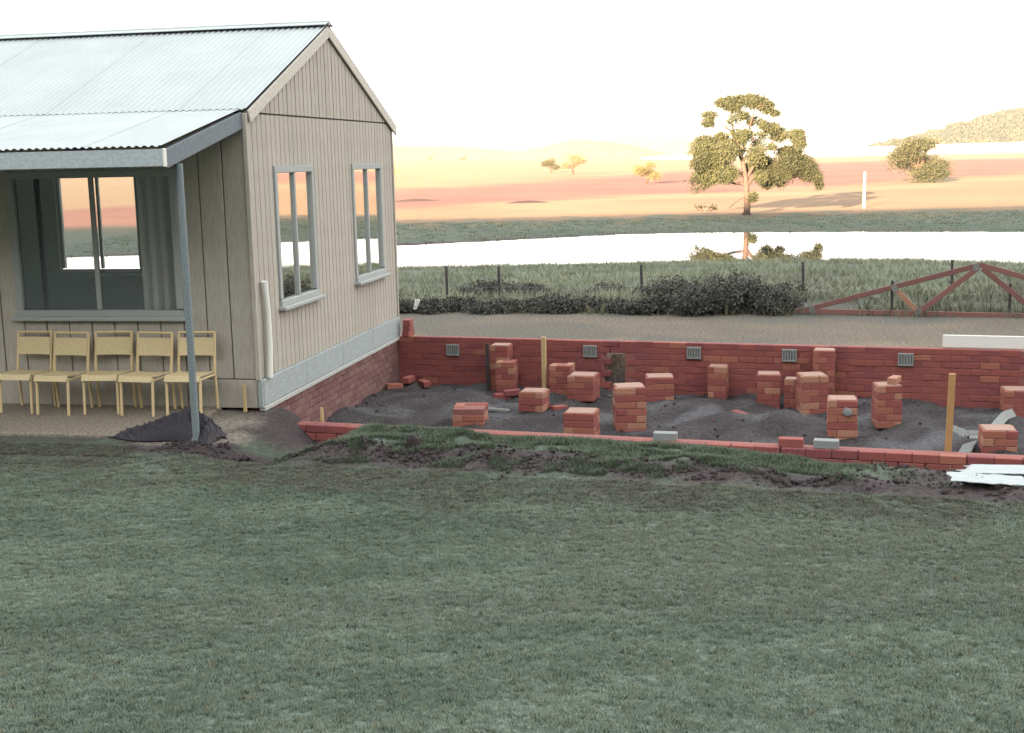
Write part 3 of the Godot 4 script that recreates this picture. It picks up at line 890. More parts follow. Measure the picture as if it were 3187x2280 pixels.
func build_house() -> void:
	var t := thing("weatherboard_hut", HOUSE_AT, HOUSE_TURN, "grey timber hut with pale iron roof, veranda and two gable windows", "building")
	# gable wall, facing +x. Windows at z from the near corner: 0.71-1.93 and 3.5-4.8, sill 1.05, head 2.51
	var wins := [[0.74, 1.90], [3.54, 4.78]]
	var y0 := 0.29
	var bw := W / 40.0
	for i in 40:
		var z0 := i * bw + 0.007
		var z1 := (i + 1) * bw - 0.007
		var zm := (z0 + z1) / 2
		var spans := [[y0, EAVE - 0.02]]
		for q in wins:
			if zm > q[0] - 0.07 and zm < q[1] + 0.07: spans = [[y0, 0.97], [2.56, EAVE - 0.02]]
		for s in spans:
			part(t, "board", M.gable_board if s[0] == y0 and s[1] > 2 else boxmesh(Vector3(0.02, s[1] - s[0], bw - 0.014), 0.004), M.boards[rng.randi() % 3], Vector3(0.012, (s[0] + s[1]) / 2, -zm))
		var top := MB.new()
		top.prism([Vector3(0, EAVE + 0.0, -z0 - 0.002), Vector3(0, EAVE, -z1 + 0.002), Vector3(0, roof_y(-z1) - 0.03, -z1 + 0.002), Vector3(0, roof_y(-z0) - 0.03, -z0 - 0.002)], Vector3(0.022, 0, 0))
		part(t, "gable_board", top.mesh(), M.boards[rng.randi() % 3], Vector3(0.004 + 0.002 * (i % 2), 0, 0))
	# wall cores with their openings, 80 mm thick
	var core := MB.new()
	core.box(Vector3(-0.045, 0.65, -W / 2), Vector3(0.08, 0.72, W - 0.02), 0.001)
	core.box(Vector3(-0.045, 2.83, -W / 2), Vector3(0.08, 0.6, W - 0.02), 0.001)
	for z in [[0.01, 0.70], [1.94, 3.50], [4.82, W - 0.01]]:
		core.box(Vector3(-0.045, 1.77, -(z[0] + z[1]) / 2), Vector3(0.08, 1.52, z[1] - z[0]), 0.001)
	core.prism([Vector3(-0.085, 3.13, -0.05), Vector3(-0.085, 3.13, -W + 0.05), Vector3(-0.085, APEX - 0.06, -W / 2)], Vector3(0.08, 0, 0))
	for z in [-0.045, -W + 0.045]:       # front and back long walls
		var op = [[-2.75, -0.86]] if z > -1 else [[-5.35, -4.02]]
		core.box(Vector3(-LEN / 2, 0.5, z), Vector3(LEN - 0.02, 0.98, 0.08), 0.001)
		core.box(Vector3(-LEN / 2, 2.82, z), Vector3(LEN - 0.02, 0.6, 0.08), 0.001)
		core.box(Vector3((op[0][1] - 0.09) / 2, 1.755, z), Vector3(-op[0][1] - 0.09, 1.53, 0.08), 0.001)
		core.box(Vector3((op[0][0] - LEN) / 2, 1.755, z), Vector3(LEN + op[0][0] - 0.01, 1.53, 0.08), 0.001)
	core.box(Vector3(-LEN + 0.045, 1.6, -W / 2), Vector3(0.08, 3.1, W - 0.2), 0.001)
	core.prism([Vector3(-LEN + 0.085, 3.15, -0.05), Vector3(-LEN + 0.085, 3.15, -W + 0.05), Vector3(-LEN + 0.085, APEX - 0.06, -W / 2)], Vector3(-0.08, 0, 0))
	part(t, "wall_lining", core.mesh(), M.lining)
	part(t, "floor", boxmesh(Vector3(LEN - 0.1, 0.08, W - 0.1), 0.002), M.lining, Vector3(-LEN / 2, 0.07, -W / 2))
	# veranda wall, facing +z: wide boards with open joints
	var vw := 0.27
	for i in 27:
		var x0 := -i * vw
		var xm := x0 - vw / 2
		var spans := [[0.30, 3.06]]
		if xm < -0.8 and xm > -2.82: spans = [[0.30, 0.95], [2.54, 3.06]]
		for s in spans:
			part(t, "board", boxmesh(Vector3(vw - 0.012, s[1] - s[0], 0.022), 0.005), M.boards[rng.randi() % 3], Vector3(xm, (s[0] + s[1]) / 2, 0.012 + 0.003 * (i % 2)))
	for i in 9:
		part(t, "base_board", boxmesh(Vector3(0.8, 0.31, 0.024), 0.005), M.boards[i % 3], Vector3(-0.41 - i * 0.81, 0.135, 0.014))
	for z in [0.04, -W - 0.02]:
		part(t, "corner_board", boxmesh(Vector3(0.05, EAVE - 0.3, 0.05), 0.006), M.boards[2], Vector3(0.016, 1.70, z - 0.01))
	part(t, "corner_block", boxmesh(Vector3(0.055, 0.30, 0.04), 0.006), M.skirting, Vector3(0.026, 0.135, 0.022))
	# grey skirting along the gable, standing proud
	for i in 4:
		part(t, "skirting_board", boxmesh(Vector3(0.06, 0.285, W / 4 - 0.004), 0.006), M.skirting, Vector3(0.028, 0.145, -(i + 0.5) * W / 4))
	part(t, "bearer", boxmesh(Vector3(0.07, 0.05, W + 0.04), 0.006), M.bearer, Vector3(0.036, -0.027, -W / 2))
	# brick base under the gable
	var base := part(t, "foundation", boxmesh(Vector3(0.12, 0.92, W - 0.02), 0.002), M.mortar, Vector3(-0.09, -0.515, -W / 2))
	var holder := Node3D.new()
	holder.name = "brickwork"
	for k in 8:
		var z := 0.12 if k % 2 else 0.0
		while z + 0.1 < W:
			var b := brick_of()
			b.material_override = M.pink_bricks[rng.randi() % 3]
			base.add_child(b, true)
			b.position = Vector3(0.09 - 0.02, 0.515 - 0.097 - k * 0.086, W / 2 - z - 0.12)
			b.rotation.y = PI / 2 + rng.randf_range(-0.01, 0.01)
			z += 0.24
	holder.free()
	# windows
	window(t, "gable_window", wins[0][1] - wins[0][0], 1.46, Vector3(0.012, 1.05, -wins[0][0]), PI / 2, 2, M.trim, M.glass)
	window(t, "gable_window", wins[1][1] - wins[1][0], 1.46, Vector3(0.012, 1.05, -wins[1][0]), PI / 2, 2, M.trim, M.glass)
	var vwn := window(t, "veranda_window", 1.86, 1.48, Vector3(-2.72, 1.03, 0.0), 0, 2, M.trim, M.clear)
	window(t, "back_window", 1.28, 1.46, Vector3(-5.32, 1.01, -W), 0, 2, M.trim, M.clear)
	# curtain drawn to the side of the veranda window, a folded cloth
	var cu := MB.new()
	for i in 44:
		for s in 2:
			var xa := 1.86 - 0.46 * i / 44.0
			var xb := 1.86 - 0.46 * (i + 1) / 44.0
			var za := -0.14 + 0.035 * sin(xa * 46.0) + 0.012 * sin(xa * 97.0) + 0.004 * s
			var zb := -0.14 + 0.035 * sin(xb * 46.0) + 0.012 * sin(xb * 97.0) + 0.004 * s
			cu.quad(Vector3(xa, -0.02, za), Vector3(xb, -0.02, zb), Vector3(xb, 1.5, zb), Vector3(xa, 1.5, za), Vector3(1.6, 0.7, -3.0 if s else 3.0))
	part(vwn, "curtain", cu.mesh(), M.curtain)
	# roof: corrugated sheets side by side, ridge capping, bargeboards and fascia
	var sw := 0.76
	var back_eave := Vector2(-W - 0.22, EAVE - 0.22 * (APEX - EAVE) / (W / 2) + 0.05)
	var rid := Vector2(-W / 2, APEX + 0.05)
	var brk := Vector2(0.06, EAVE + 0.05 - 0.06 * (APEX - EAVE) / (W / 2))
	var mains := sheet(sw + 0.01, rid, brk)
	var backs := sheet(sw + 0.01, rid, back_eave)
	var vers := sheet(sw + 0.01, Vector2(0.0, EAVE + 0.03), Vector2(VER + 0.04, VER_Y + 0.03))
	for i in 11:
		var x := 0.04 - (i + 1) * sw
		part(t, "roof_sheet", mains, M.iron[i % 2], Vector3(x, 0.002 * (i % 2), 0))
		part(t, "roof_sheet", backs, M.iron[(i + 1) % 2], Vector3(x, 0.002 * (i % 2), 0))
		part(t, "veranda_sheet", vers, M.iron[i % 2], Vector3(x - 0.07, 0.002 * (i % 2), 0))
	var cap := MB.new()
	cap.tube([Vector3(-LEN - 0.8, APEX + 0.065, -W / 2), Vector3(0.07, APEX + 0.065, -W / 2)], [0.035, 0.035], 10)
	for s in [-1.0, 1.0]:
		cap.prism([Vector3(0.07, APEX + 0.085, -W / 2), Vector3(0.07, APEX + 0.078, -W / 2), Vector3(0.07, APEX + 0.028, -W / 2 + s * 0.15), Vector3(0.07, APEX + 0.035, -W / 2 + s * 0.15)], Vector3(-LEN - 0.87, 0, 0))
	part(t, "ridge_cap", cap.mesh(), M.iron[0])
	for s in [[Vector3(0.05, APEX - 0.04, -W / 2), Vector3(0.05, brk.y - 0.08, 0.0)], [Vector3(0.05, APEX - 0.04, -W / 2), Vector3(0.05, back_eave.y - 0.08, back_eave.x + 0.02)]]:
		var bb := MB.new()
		bb.bar(s[0], s[1], 0.13, 0.026, 0.005, Vector3.UP)
		part(t, "bargeboard", bb.mesh(), M.barge)
	var vb := MB.new()
	vb.bar(Vector3(-0.02, EAVE - 0.09, 0.03), Vector3(-0.02, VER_Y - 0.09, VER - 0.01), 0.17, 0.028, 0.005, Vector3.UP)
	part(t, "veranda_bargeboard", vb.mesh(), M.dark_paint)
	part(t, "fascia", boxmesh(Vector3(LEN + 0.8, 0.16, 0.03), 0.006), M.fascia, Vector3(-LEN / 2 - 0.42, VER_Y - 0.075, VER + 0.012))
	part(t, "fascia_end", boxmesh(Vector3(0.02, 0.165, 0.05), 0.004), M.white, Vector3(-LEN / 2 - 0.42 + (LEN + 0.8) / 2 + 0.012, VER_Y - 0.075, VER + 0.008))
	var rf := MB.new()
	for i in 9:
		rf.bar(Vector3(-0.1 - i * 0.95, EAVE - 0.06, 0.04), Vector3(-0.1 - i * 0.95, VER_Y - 0.06, VER - 0.02), 0.09, 0.045, 0.003)
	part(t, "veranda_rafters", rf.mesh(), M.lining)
	part(t, "veranda_beam", boxmesh(Vector3(LEN + 0.2, 0.11, 0.06), 0.004), M.dark_paint, Vector3(-LEN / 2 - 0.14, VER_Y - 0.10, 1.60))
	for x in [-0.01, -3.4, -6.8]:
		var po := MB.new()
		po.tube([Vector3(0, -0.2, 0), Vector3(0, VER_Y - 0.13, 0)], [0.035, 0.035], 14)
		po.tube([Vector3(0, -0.06, 0), Vector3(0, 0.0, 0)], [0.055, 0.045], 14)
		part(t, "veranda_post", po.mesh(), M.galv, Vector3(x, 0, 1.60))
	part(t, "veranda_slab", boxmesh(Vector3(LEN - 0.45, 0.16, 1.44), 0.02), M.slab, Vector3(-LEN / 2 - 0.2, -0.085, 0.735))

# ------------------------------------------------------------------ things about the hut
func chair(x: float, z: float, turn: float, label: String) -> void:
	var t := thing("slatted_chair", H(x, 0.0, z), HOUSE_TURN + turn, label, "chair", "yellow chairs under the veranda")
	var w := 0.43
	var y: Material = M.chair
	for s in [-1.0, 1.0]:
		var b := MB.new()      # back post, raked above the seat
		b.tube([Vector3(s * (w / 2 - 0.012), 0, -0.2), Vector3(s * (w / 2 - 0.012), 0.42, -0.17), Vector3(s * (w / 2 - 0.012), 0.82, -0.24)], [0.016, 0.016, 0.015], 8)
		part(t, "back_post", b.mesh(), y)
		b = MB.new()
		b.tube([Vector3(s * (w / 2 - 0.03), 0, 0.22), Vector3(s * (w / 2 - 0.03), 0.40, 0.19)], [0.015, 0.016], 8)
		part(t, "leg", b.mesh(), y)
		b = MB.new()
		b.tube([Vector3(s * (w / 2 - 0.03), 0.375, 0.19), Vector3(s * (w / 2 - 0.012), 0.375, -0.175)], [0.012, 0.012], 8)
		part(t, "side_rail", b.mesh(), y)
	var r := MB.new()
	r.tube([Vector3(-w / 2 + 0.012, 0.82, -0.24), Vector3(w / 2 - 0.012, 0.82, -0.24)], [0.014, 0.014], 8)
	part(t, "top_rail", r.mesh(), y)
	var bk := MB.new()         # curved plywood back
	var st := MB.new()
	for i in 8:
		var xa := lerpf(-w / 2 + 0.02, w / 2 - 0.02, i / 8.0)
		var xb := lerpf(-w / 2 + 0.02, w / 2 - 0.02, (i + 1) / 8.0)
		var ca := -0.035 * (1.0 - pow(xa / (w / 2), 2))
		var cb := -0.035 * (1.0 - pow(xb / (w / 2), 2))
		bk.prism([Vector3(xa, 0.575, -0.185 + ca), Vector3(xb, 0.575, -0.185 + cb), Vector3(xb, 0.765, -0.218 + cb), Vector3(xa, 0.765, -0.218 + ca)], Vector3(0, 0.002, 0.012))
		st.prism([Vector3(xa, 0.40 + ca * 0.3, -0.17), Vector3(xb, 0.40 + cb * 0.3, -0.17), Vector3(xb, 0.415 + cb * 0.3, 0.2), Vector3(xa, 0.415 + ca * 0.3, 0.2)], Vector3(0, 0.014, 0))
		st.prism([Vector3(xa, 0.365, 0.225), Vector3(xb, 0.365, 0.225), Vector3(xb, 0.429 + cb * 0.3, 0.198), Vector3(xa, 0.429 + ca * 0.3, 0.198)], Vector3(0, 0, 0.012))
	part(t, "backrest", bk.mesh(), M.ply)
	part(t, "seat", st.mesh(), M.ply)

func crumpled(nx: int, nz: int, hf: Callable, thick: float) -> ArrayMesh:
	# a sheet with folds over the unit square, hf(a, b) gives its points; it has an underside
	var b := MB.new()
	for i in nx:
		for k in nz:
			var p := [hf.call(float(i) / nx, float(k) / nz), hf.call(float(i + 1) / nx, float(k) / nz), hf.call(float(i + 1) / nx, float(k + 1) / nz), hf.call(float(i) / nx, float(k + 1) / nz)]
			b.quad(p[0], p[1], p[2], p[3], Vector3(p[0].x, -50, p[0].z))
			var d := Vector3(0, -thick, 0)
			b.quad(p[0] + d, p[1] + d, p[2] + d, p[3] + d, Vector3(p[0].x, 50, p[0].z))
			var mid: Vector3 = (p[0] + p[2]) / 2
			if i == 0: b.quad(p[0], p[3], p[3] + d, p[0] + d, mid)
			if i == nx - 1: b.quad(p[1], p[2], p[2] + d, p[1] + d, mid)
			if k == 0: b.quad(p[0], p[1], p[1] + d, p[0] + d, mid)
			if k == nz - 1: b.quad(p[3], p[2], p[2] + d, p[3] + d, mid)
	return b.mesh()

func build_hut_things() -> void:
	chair(-0.615, 0.36, 0.03, "yellow chair nearest the veranda post, rightmost of the row")
	chair(-1.10, 0.40, -0.07, "second yellow chair from the veranda post")
	chair(-1.57, 0.35, 0.09, "third yellow chair from the veranda post")
	chair(-2.06, 0.42, -0.05, "fourth yellow chair from the veranda post")
	chair(-2.53, 0.36, -0.03, "fifth yellow chair, farthest from the veranda post")
	# white pipe standing on the skirting against the gable
	var p := MB.new()
	p.tube([Vector3(0, 0, 0), Vector3(0.006, 0.35, -0.03), Vector3(0.0, 0.72, -0.045), Vector3(-0.002, 1.05, 0.01)], [0.036, 0.036, 0.033, 0.035], 14)
	var o := single("downpipe", p.mesh(), M.white, H(0.072, 0.29, -0.14), HOUSE_TURN)
	tag(o, "short white downpipe standing against the gable wall by the corner", "pipe")
	# peg at the foot of the veranda wall
	o = single("timber_peg", boxmesh(Vector3(0.035, 0.30, 0.03), 0.004), M.stake, H(-0.13, 0.10, 0.10), HOUSE_TURN)
	tag(o, "short pale timber peg upright at the hut corner under the wall", "peg")
	# dark plastic heap at the foot of the post
	var tarp := crumpled(44, 26, func(a: float, b: float):
		var x := lerpf(-1.12, 0.16, a)
		var q := absf(b - 0.5) * 2.0
		var rise := 0.30 * pow(clampf(a / 0.7, 0, 1), 1.1) * sqrt(maxf(0.0, 1.0 - pow(clampf((a - 0.7) / 0.3, 0, 1), 2.0)))
		var y := rise * pow(1.0 - pow(q, 1.7), 0.8) + 0.012
		y += (na.get_noise_2d(x * 300.0, b * 160.0) * 0.05 + na.get_noise_2d(x * 700.0, b * 420.0) * 0.03) * (1.0 - pow(q, 3.0)) * smoothstep(0.0, 0.2, a)
		return Vector3(x, y, lerpf(-0.26, 0.26, b) * (0.35 + 0.65 * a) + 0.05 * sin(x * 7.0)), 0.004)
	o = single("plastic_sheet", tarp, M.tarp, H(-0.0, -0.045, 1.42), HOUSE_TURN)
	o.scale = Vector3(0.92, 0.9, 0.9)
	tag(o, "dark crumpled plastic sheet heaped at the foot of the veranda post", "plastic sheet")

func stake(at: Vector3, y0: float, y1: float, w: float, lean: Vector3, m: Material, label: String) -> void:
	var b := MB.new()
	b.box(Vector3(0, (y1 - y0) / 2, 0), Vector3(w, y1 - y0, w * 0.7), 0.005)
	b.prism([Vector3(-w / 2, 0, -w * 0.35), Vector3(w / 2, 0, -w * 0.35), Vector3(0, -0.12, -w * 0.35)], Vector3(0, 0, w * 0.7))
	var o := single("timber_stake", b.mesh(), m, Vector3(at.x, y0, at.z), SITE_TURN)
	o.rotation += lean
	tag(o, label, "stake")

func build_site_things() -> void:
	stake(S(2.35, 0, 0.47), -0.72, 0.11, 0.065, Vector3(0, 0, 0.0), M.stake, "pale yellow timber stake in front of the back wall, left of the second vent")
	stake(S(7.64, 0, 4.97), -0.8, 0.52, 0.062, Vector3(0, 0, -0.02), M.stake2, "tall ochre timber stake at the right behind the front wall")
	stake(S(1.16, 0, 4.98), -0.5, -0.06, 0.035, Vector3(0, 0, 0.02), M.stake, "small yellow peg standing behind the front wall near the hut")
	stake(S(1.47, 0, 0.35), -0.72, -0.02, 0.05, Vector3(0, 0, 0.0), M.dark_wood, "added dark bar standing in for the shadow gap left of the wall pier nearest the hut")  # added bar, not a real stake: its dark colour plays the shadow gap
	# white board lying along the back wall
	var bd := MB.new()
	bd.box(Vector3(1.1, 0.088, 0), Vector3(2.2, 0.165, 0.032), 0.006)
	var o := single("white_board", bd.mesh(), M.white, S(7.64, 0.006, -0.1), SITE_TURN)
	tag(o, "long white board set on edge on top of the back wall at right", "board")
	# white sheets on the ground at the right
	var jag := FastNoiseLite.new()
	jag.seed = 12; jag.frequency = 0.9
	var sheet_a := crumpled(40, 10, func(a: float, b: float):
		var x := lerpf(0.0, 2.0, a) + (1.0 - a) * 0.16 * jag.get_noise_1d(b * 9.0) - 0.12 * b * (1.0 - a)
		return Vector3(x, 0.03 + 0.006 * jag.get_noise_2d(x * 5.0, b * 3.0), lerpf(-0.16, 0.14, b) + 0.03 * jag.get_noise_1d(x * 5.0)), 0.006)
	var g1 := Vector3(3.83, 0, -10.28)
	o = single("white_sheet", sheet_a, M.white2, Vector3(g1.x, gh(g1.x, g1.z) + 0.05, g1.z), -0.16)
	tag(o, "long ragged white sheet on the soil at the right edge", "sheet")
	var sheet_b := crumpled(24, 8, func(a: float, b: float):
		var x := lerpf(0.0, 0.58, a) + 0.05 * jag.get_noise_1d(b * 9.0 + 30.0)
		return Vector3(x, 0.02 + 0.006 * jag.get_noise_2d(x * 7.0 + 40.0, b * 3.0) + 0.02 * (1.0 - a), lerpf(-0.15, 0.14, b) + 0.03 * jag.get_noise_1d(x * 9.0 + 7.0)), 0.006)
	g1 = Vector3(3.47, 0, -9.82)
	o = single("white_sheet", sheet_b, M.white2, Vector3(g1.x, gh(g1.x, g1.z) + 0.05, g1.z), -0.22)
	tag(o, "short torn white sheet overlapping the longer one, nearer the lawn", "sheet")
	# bent pale strip in the pit
	var pts := []
	for e in [[7.72, 1.85], [7.9, 2.02], [8.06, 2.1], [8.22, 1.75], [8.36, 1.25], [8.48, 0.85]]:
		var q := S(e[0], 0, e[1])
		pts.append(Vector3(q.x, gh(q.x, q.z) + 0.035, q.z))
	var sb := MB.new()
	for i in pts.size() - 1: sb.bar(pts[i], pts[i + 1], 0.11, 0.02, 0.004, Vector3(pts[i + 1].z - pts[i].z, 0.6, pts[i].x - pts[i + 1].x))
	o = single("pale_strip", sb.mesh(), M.pale, Vector3.ZERO, 0)
	tag(o, "bent pale grey strip lying on the earth beside the ochre stake", "strip")
	sb = MB.new()
	var q1 := S(7.98, 0, 2.2)
	var q2 := S(7.85, 0, 3.2)
	sb.bar(Vector3(q1.x, gh(q1.x, q1.z) + 0.04, q1.z), Vector3(q2.x, gh(q2.x, q2.z) + 0.04, q2.z), 0.14, 0.025, 0.005, Vector3(1, 0.2, 0))
	o = single("pale_strip", sb.mesh(), M.pale2, Vector3.ZERO, 0)
	tag(o, "straight grey strip running from the bent strip towards the front wall", "strip")
	# short plank by the broken pier
	sb = MB.new()
	q1 = S(1.95, 0, 2.2); q2 = S(2.3, 0, 1.95)
	sb.bar(Vector3(q1.x, gh(q1.x, q1.z) + 0.06, q1.z), Vector3(q2.x, gh(q2.x, q2.z) + 0.06, q2.z), 0.1, 0.03, 0.004, Vector3(1, 0, 0.4))
	o = single("offcut", sb.mesh(), M.pale, Vector3.ZERO, 0)
	tag(o, "pale timber offcut lying behind the broken low pier", "offcut")
	# white scrap among the weeds
	var sc := crumpled(6, 8, func(a: float, b: float): return Vector3((a - 0.5) * 0.09 + 0.05 * b, 0.2 * b, 0.03 * sin(a * 5.0 + b * 4.0)), 0.003)
	var sp := Vector3(-1.86, 0, -24.6)
	o = single("white_scrap", sc, M.white, Vector3(sp.x, gh(sp.x, sp.z) + 0.1, sp.z), 0.3)
	tag(o, "small white scrap caught in the dark weeds near the hut", "scrap")

func build_truss() -> void:
	var a := Vector3(5.36, 0, -22.9)
	var dir := Vector3(0.93, 0, 0.367).normalized()
	var g := gh(a.x, a.z) + 0.02
	var turn := atan2(-dir.z, dir.x)
	var t := thing("roof_truss", Vector3(a.x, -0.345, a.z), turn, "red timber roof truss standing on its bottom chord at the dirt edge", "truss")
	var L := 5.9
	var R := 0.93
	var bars := [
		["bottom_chord", Vector3(-0.18, 0.06, 0), Vector3(L + 0.18, 0.06, 0)],
		["top_chord", Vector3(-0.12, 0.05, 0.0), Vector3(L / 2, R, 0.0)],
		["top_chord", Vector3(L + 0.12, 0.05, 0.0), Vector3(L / 2, R, 0.0)],
		["web", Vector3(1.55, 0.5, 0.0), Vector3(1.94, 0.1, 0)],
		["web", Vector3(1.98, 0.1, 0), Vector3(L / 2 - 0.04, R - 0.06, 0)],
		["web", Vector3(L - 1.98, 0.1, 0), Vector3(L / 2 + 0.04, R - 0.06, 0)],
		["web", Vector3(L - 1.55, 0.5, 0), Vector3(L - 1.94, 0.1, 0)]]
	for i in bars.size():
		var b := MB.new()
		b.bar(bars[i][1], bars[i][2], 0.09, 0.04 - 0.003 * (i % 3), 0.004)
		part(t, bars[i][0], b.mesh(), M.redwood[i % 2] if i != 3 else M.redwood[2], Vector3(0, 0, 0.001 * i))
	for e in [[0.12, 0.09], [1.96, 0.09], [L / 2 - 0.06, R - 0.04], [1.55, 0.5], [L - 1.96, 0.09], [L - 0.12, 0.09]]:
		part(t, "nail_plate", boxmesh(Vector3(0.10, 0.12, 0.004), 0.001), M.galv2, Vector3(e[0], e[1], 0.028), Vector3(0, 0, rng.randf_range(-0.4, 0.4)))
	# the props that hold it up, driven in just behind
	for e in [[1.50, 0.62, "dark prop stake behind the left slope of the roof truss"], [3.45, 0.58, "dark prop stake behind the right half of the roof truss"]]:
		var p: Vector3 = a + dir * e[0] + Vector3(dir.z, 0, -dir.x) * 0.06
		var b := MB.new()
		b.box(Vector3(0, e[1] / 2 - 0.1, 0), Vector3(0.05, e[1] + 0.2, 0.04), 0.004)
		var o := single("prop_stake", b.mesh(), M.dark_wood, Vector3(p.x, gh(p.x, p.z), p.z), turn)
		tag(o, e[2], "stake")

func build_fence() -> void:
	var t := thing("wire_fence", Vector3(0, 0, 0), 0, "old wire fence with thin dark posts along the scrub above the dam", "fence")
	var spots := [Vector3(-4.4, 0, -29.2), Vector3(-1.44, 0, -28.8), Vector3(-0.25, 0, -28.5), Vector3(2.96, 0, -28.3), Vector3(6.55, 0, -28.2), Vector3(9.8, 0, -28.0), Vector3(13.2, 0, -27.6), Vector3(17.0, 0, -27.0)]
	var tops := []
	for i in spots.size():
		var p: Vector3 = spots[i]
		var g := gh(p.x, p.z)
		var top := 0.2 - 0.012 * i
		var b := MB.new()
		b.tube([Vector3(0, g - 0.3 - top, 0), Vector3(rng.randf_range(-0.03, 0.03), 0, 0)], [0.036, 0.03], 7)
		part(t, "post", b.mesh(), M.dark_wood, Vector3(p.x, top, p.z))
		tops.append(Vector3(p.x, top, p.z))
	for k in 3:
		var w := MB.new()
		for i in tops.size() - 1:
			var d := Vector3(0, -0.06 - 0.2 * k, 0.034)
			w.tube([tops[i] + d, (tops[i] + tops[i + 1]) / 2 + d - Vector3(0, 0.03, 0), tops[i + 1] + d], [0.0025, 0.0025, 0.0025], 4)
		part(t, "wire", w.mesh(), M.galv)

func build_landscape_things() -> void:
	paddock_tree()
	var olive := Color(0.045, 0.052, 0.026)
	var gold := Color(0.17, 0.145, 0.055)
	small_tree(Vector3(64.6, 0, -201), 7.3, 9.0, Color(0.030, 0.041, 0.022), Color(0.068, 0.070, 0.036), 2.4, "round dark green tree standing in the right-hand paddock", "field_tree", 0.18, 0.6)
	small_tree(Vector3(26.0, 0, -240), 4.2, 5.4, Color(0.095, 0.092, 0.04), Color(0.165, 0.145, 0.065), 1.3, "small yellowish tree left of the big gum in the red paddock", "field_tree", 0.2)
	small_tree(Vector3(14.0, 0, -420), 4.9, 6.6, olive, Color(0.085, 0.085, 0.045), 1.4, "small round green tree on the pale far paddock", "field_tree", 0.2)
	small_tree(Vector3(18.5, 0, -360), 6.6, 7.2, Color(0.12, 0.09, 0.045), Color(0.19, 0.14, 0.07), 0.5, "sparse tawny tree beside the small round one, far paddock", "field_tree", 0.2)
	small_tree(Vector3(-35.0, 0, -380), 5.0, 6.0, Color(0.20, 0.14, 0.065), Color(0.30, 0.20, 0.10), 0.4, "faint tawny tree beside the hut's right edge in the distance", "field_tree", 0.2)
	for e in [[-40.0, -1180.0], [66.0, -1290.0], [82.0, -1300.0], [112.0, -1310.0], [-75.0, -1250.0], [300.0, -1020.0]]:
		small_tree(Vector3(e[0], 0, e[1]), rng.randf_range(4, 6), rng.randf_range(6, 9), Color(0.11, 0.11, 0.07), Color(0.13, 0.12, 0.06), 0.35, "tiny hazy tree on the far hills", "distant_tree", 0.3)
		get_child(get_child_count() - 1).set_meta("group", "tiny hazy trees on the far hills")
	# white marker pole in the paddock
	var z := -117.0
	var x := 32.6
	var b := MB.new()
	b.tube([Vector3(0, -0.3, 0), Vector3(0, 3.25, 0)], [0.12, 0.10], 12)
	b.tube([Vector3(0, 3.25, 0), Vector3(0, 3.31, 0)], [0.10, 0.03], 12)
	var o := single("white_pole", b.mesh(), M.white, Vector3(x, gh(x, z), z), 0)
	tag(o, "tall white pole standing in the sunlit paddock right of the gum", "pole")
	# dark hollows and low mounds of the ploughed field
	for e in [[2.2, -150.0, 5.5, 0.35, "low dark mound in the red paddock, middle"], [-12.0, -165.0, 7.0, 0.35, "low dark ridge in the red paddock beside the hut"]]:
		var h := crumpled(20, 8, func(a, c): return Vector3((a - 0.5) * e[2], 0.9 * e[3] * sin(a * PI) * sin(c * PI) - 0.03 + 0.1 * e[3] * na.get_noise_2d(a * 200.0, c * 90.0), (c - 0.5) * 1.6), 0.05)
		o = single("earth_mound", h, M.soil, Vector3(e[0], gh(e[0], e[1]), e[1]), 0.1)
		tag(o, e[4], "mound")
	# dark weeds along the fence
	var ca := Color(0.040, 0.038, 0.034)
	var cb := Color(0.088, 0.080, 0.064)
	for i in 24:
		var px := -2.6 + i * 0.335 + rng.randf_range(-0.12, 0.12)
		var hgt := 0.18 + 0.48 * exp(-pow((px - 3.9) / 1.3, 2)) + 0.22 * pow(rng.randf(), 2.0) + (0.06 if px < -0.6 else 0.0)
		bush(Vector3(px, 0, -24.75 + 0.30 * px + rng.randf_range(-0.45, 0.4)), hgt, rng.randf_range(0.6, 0.95), ca, cb, "low dark weedy bush in the scrub row beyond the dirt", "dark weeds along the dirt edge")
	for e in [[-0.7, -32.0, 0.55, 1.7], [0.3, -33.5, 0.4, 1.5], [3.4, -27.0, 0.62, 1.4], [4.6, -26.4, 0.7, 1.5], [5.6, -26.6, 0.5, 1.2], [2.4, -31.5, 0.4, 1.4]]:
		bush(Vector3(e[0], 0, e[1]), e[2], e[3], ca, cb, "larger dark bush on the slope near the fence posts", "larger bushes near the fence")

func build_mist() -> void:
	# morning mist lying in the low ground before the wooded hill
	var f := FogVolume.new()
	f.name = numbered("mist_bank")
	f.shape = RenderingServer.FOG_VOLUME_SHAPE_ELLIPSOID
	f.size = Vector3(1500, 16, 420)
	f.position = Vector3(860, -1.0, -1080)
	var m := FogMaterial.new()
	m.density = 0.012
	m.albedo = Color(1, 1, 1)
	f.material = m
	add_child(f)
	tag(f, "white bank of morning mist below the wooded hill", "mist")

func build_water() -> void:
	var b := MB.new()
	for i in 20:
		for k in 16:
			var x0 := -52.0 + i * 5.6
			var z0 := -25.2 - k * 4.4
			b.quad(Vector3(x0, -3, z0), Vector3(x0 + 5.6, -3, z0), Vector3(x0 + 5.6, -3, z0 - 4.4), Vector3(x0, -3, z0 - 4.4), Vector3(0, -90, -60))
	var o := single("dam_water", b.mesh(), M.water, Vector3.ZERO, 0)
	tag(o, "", "", "", "structure")

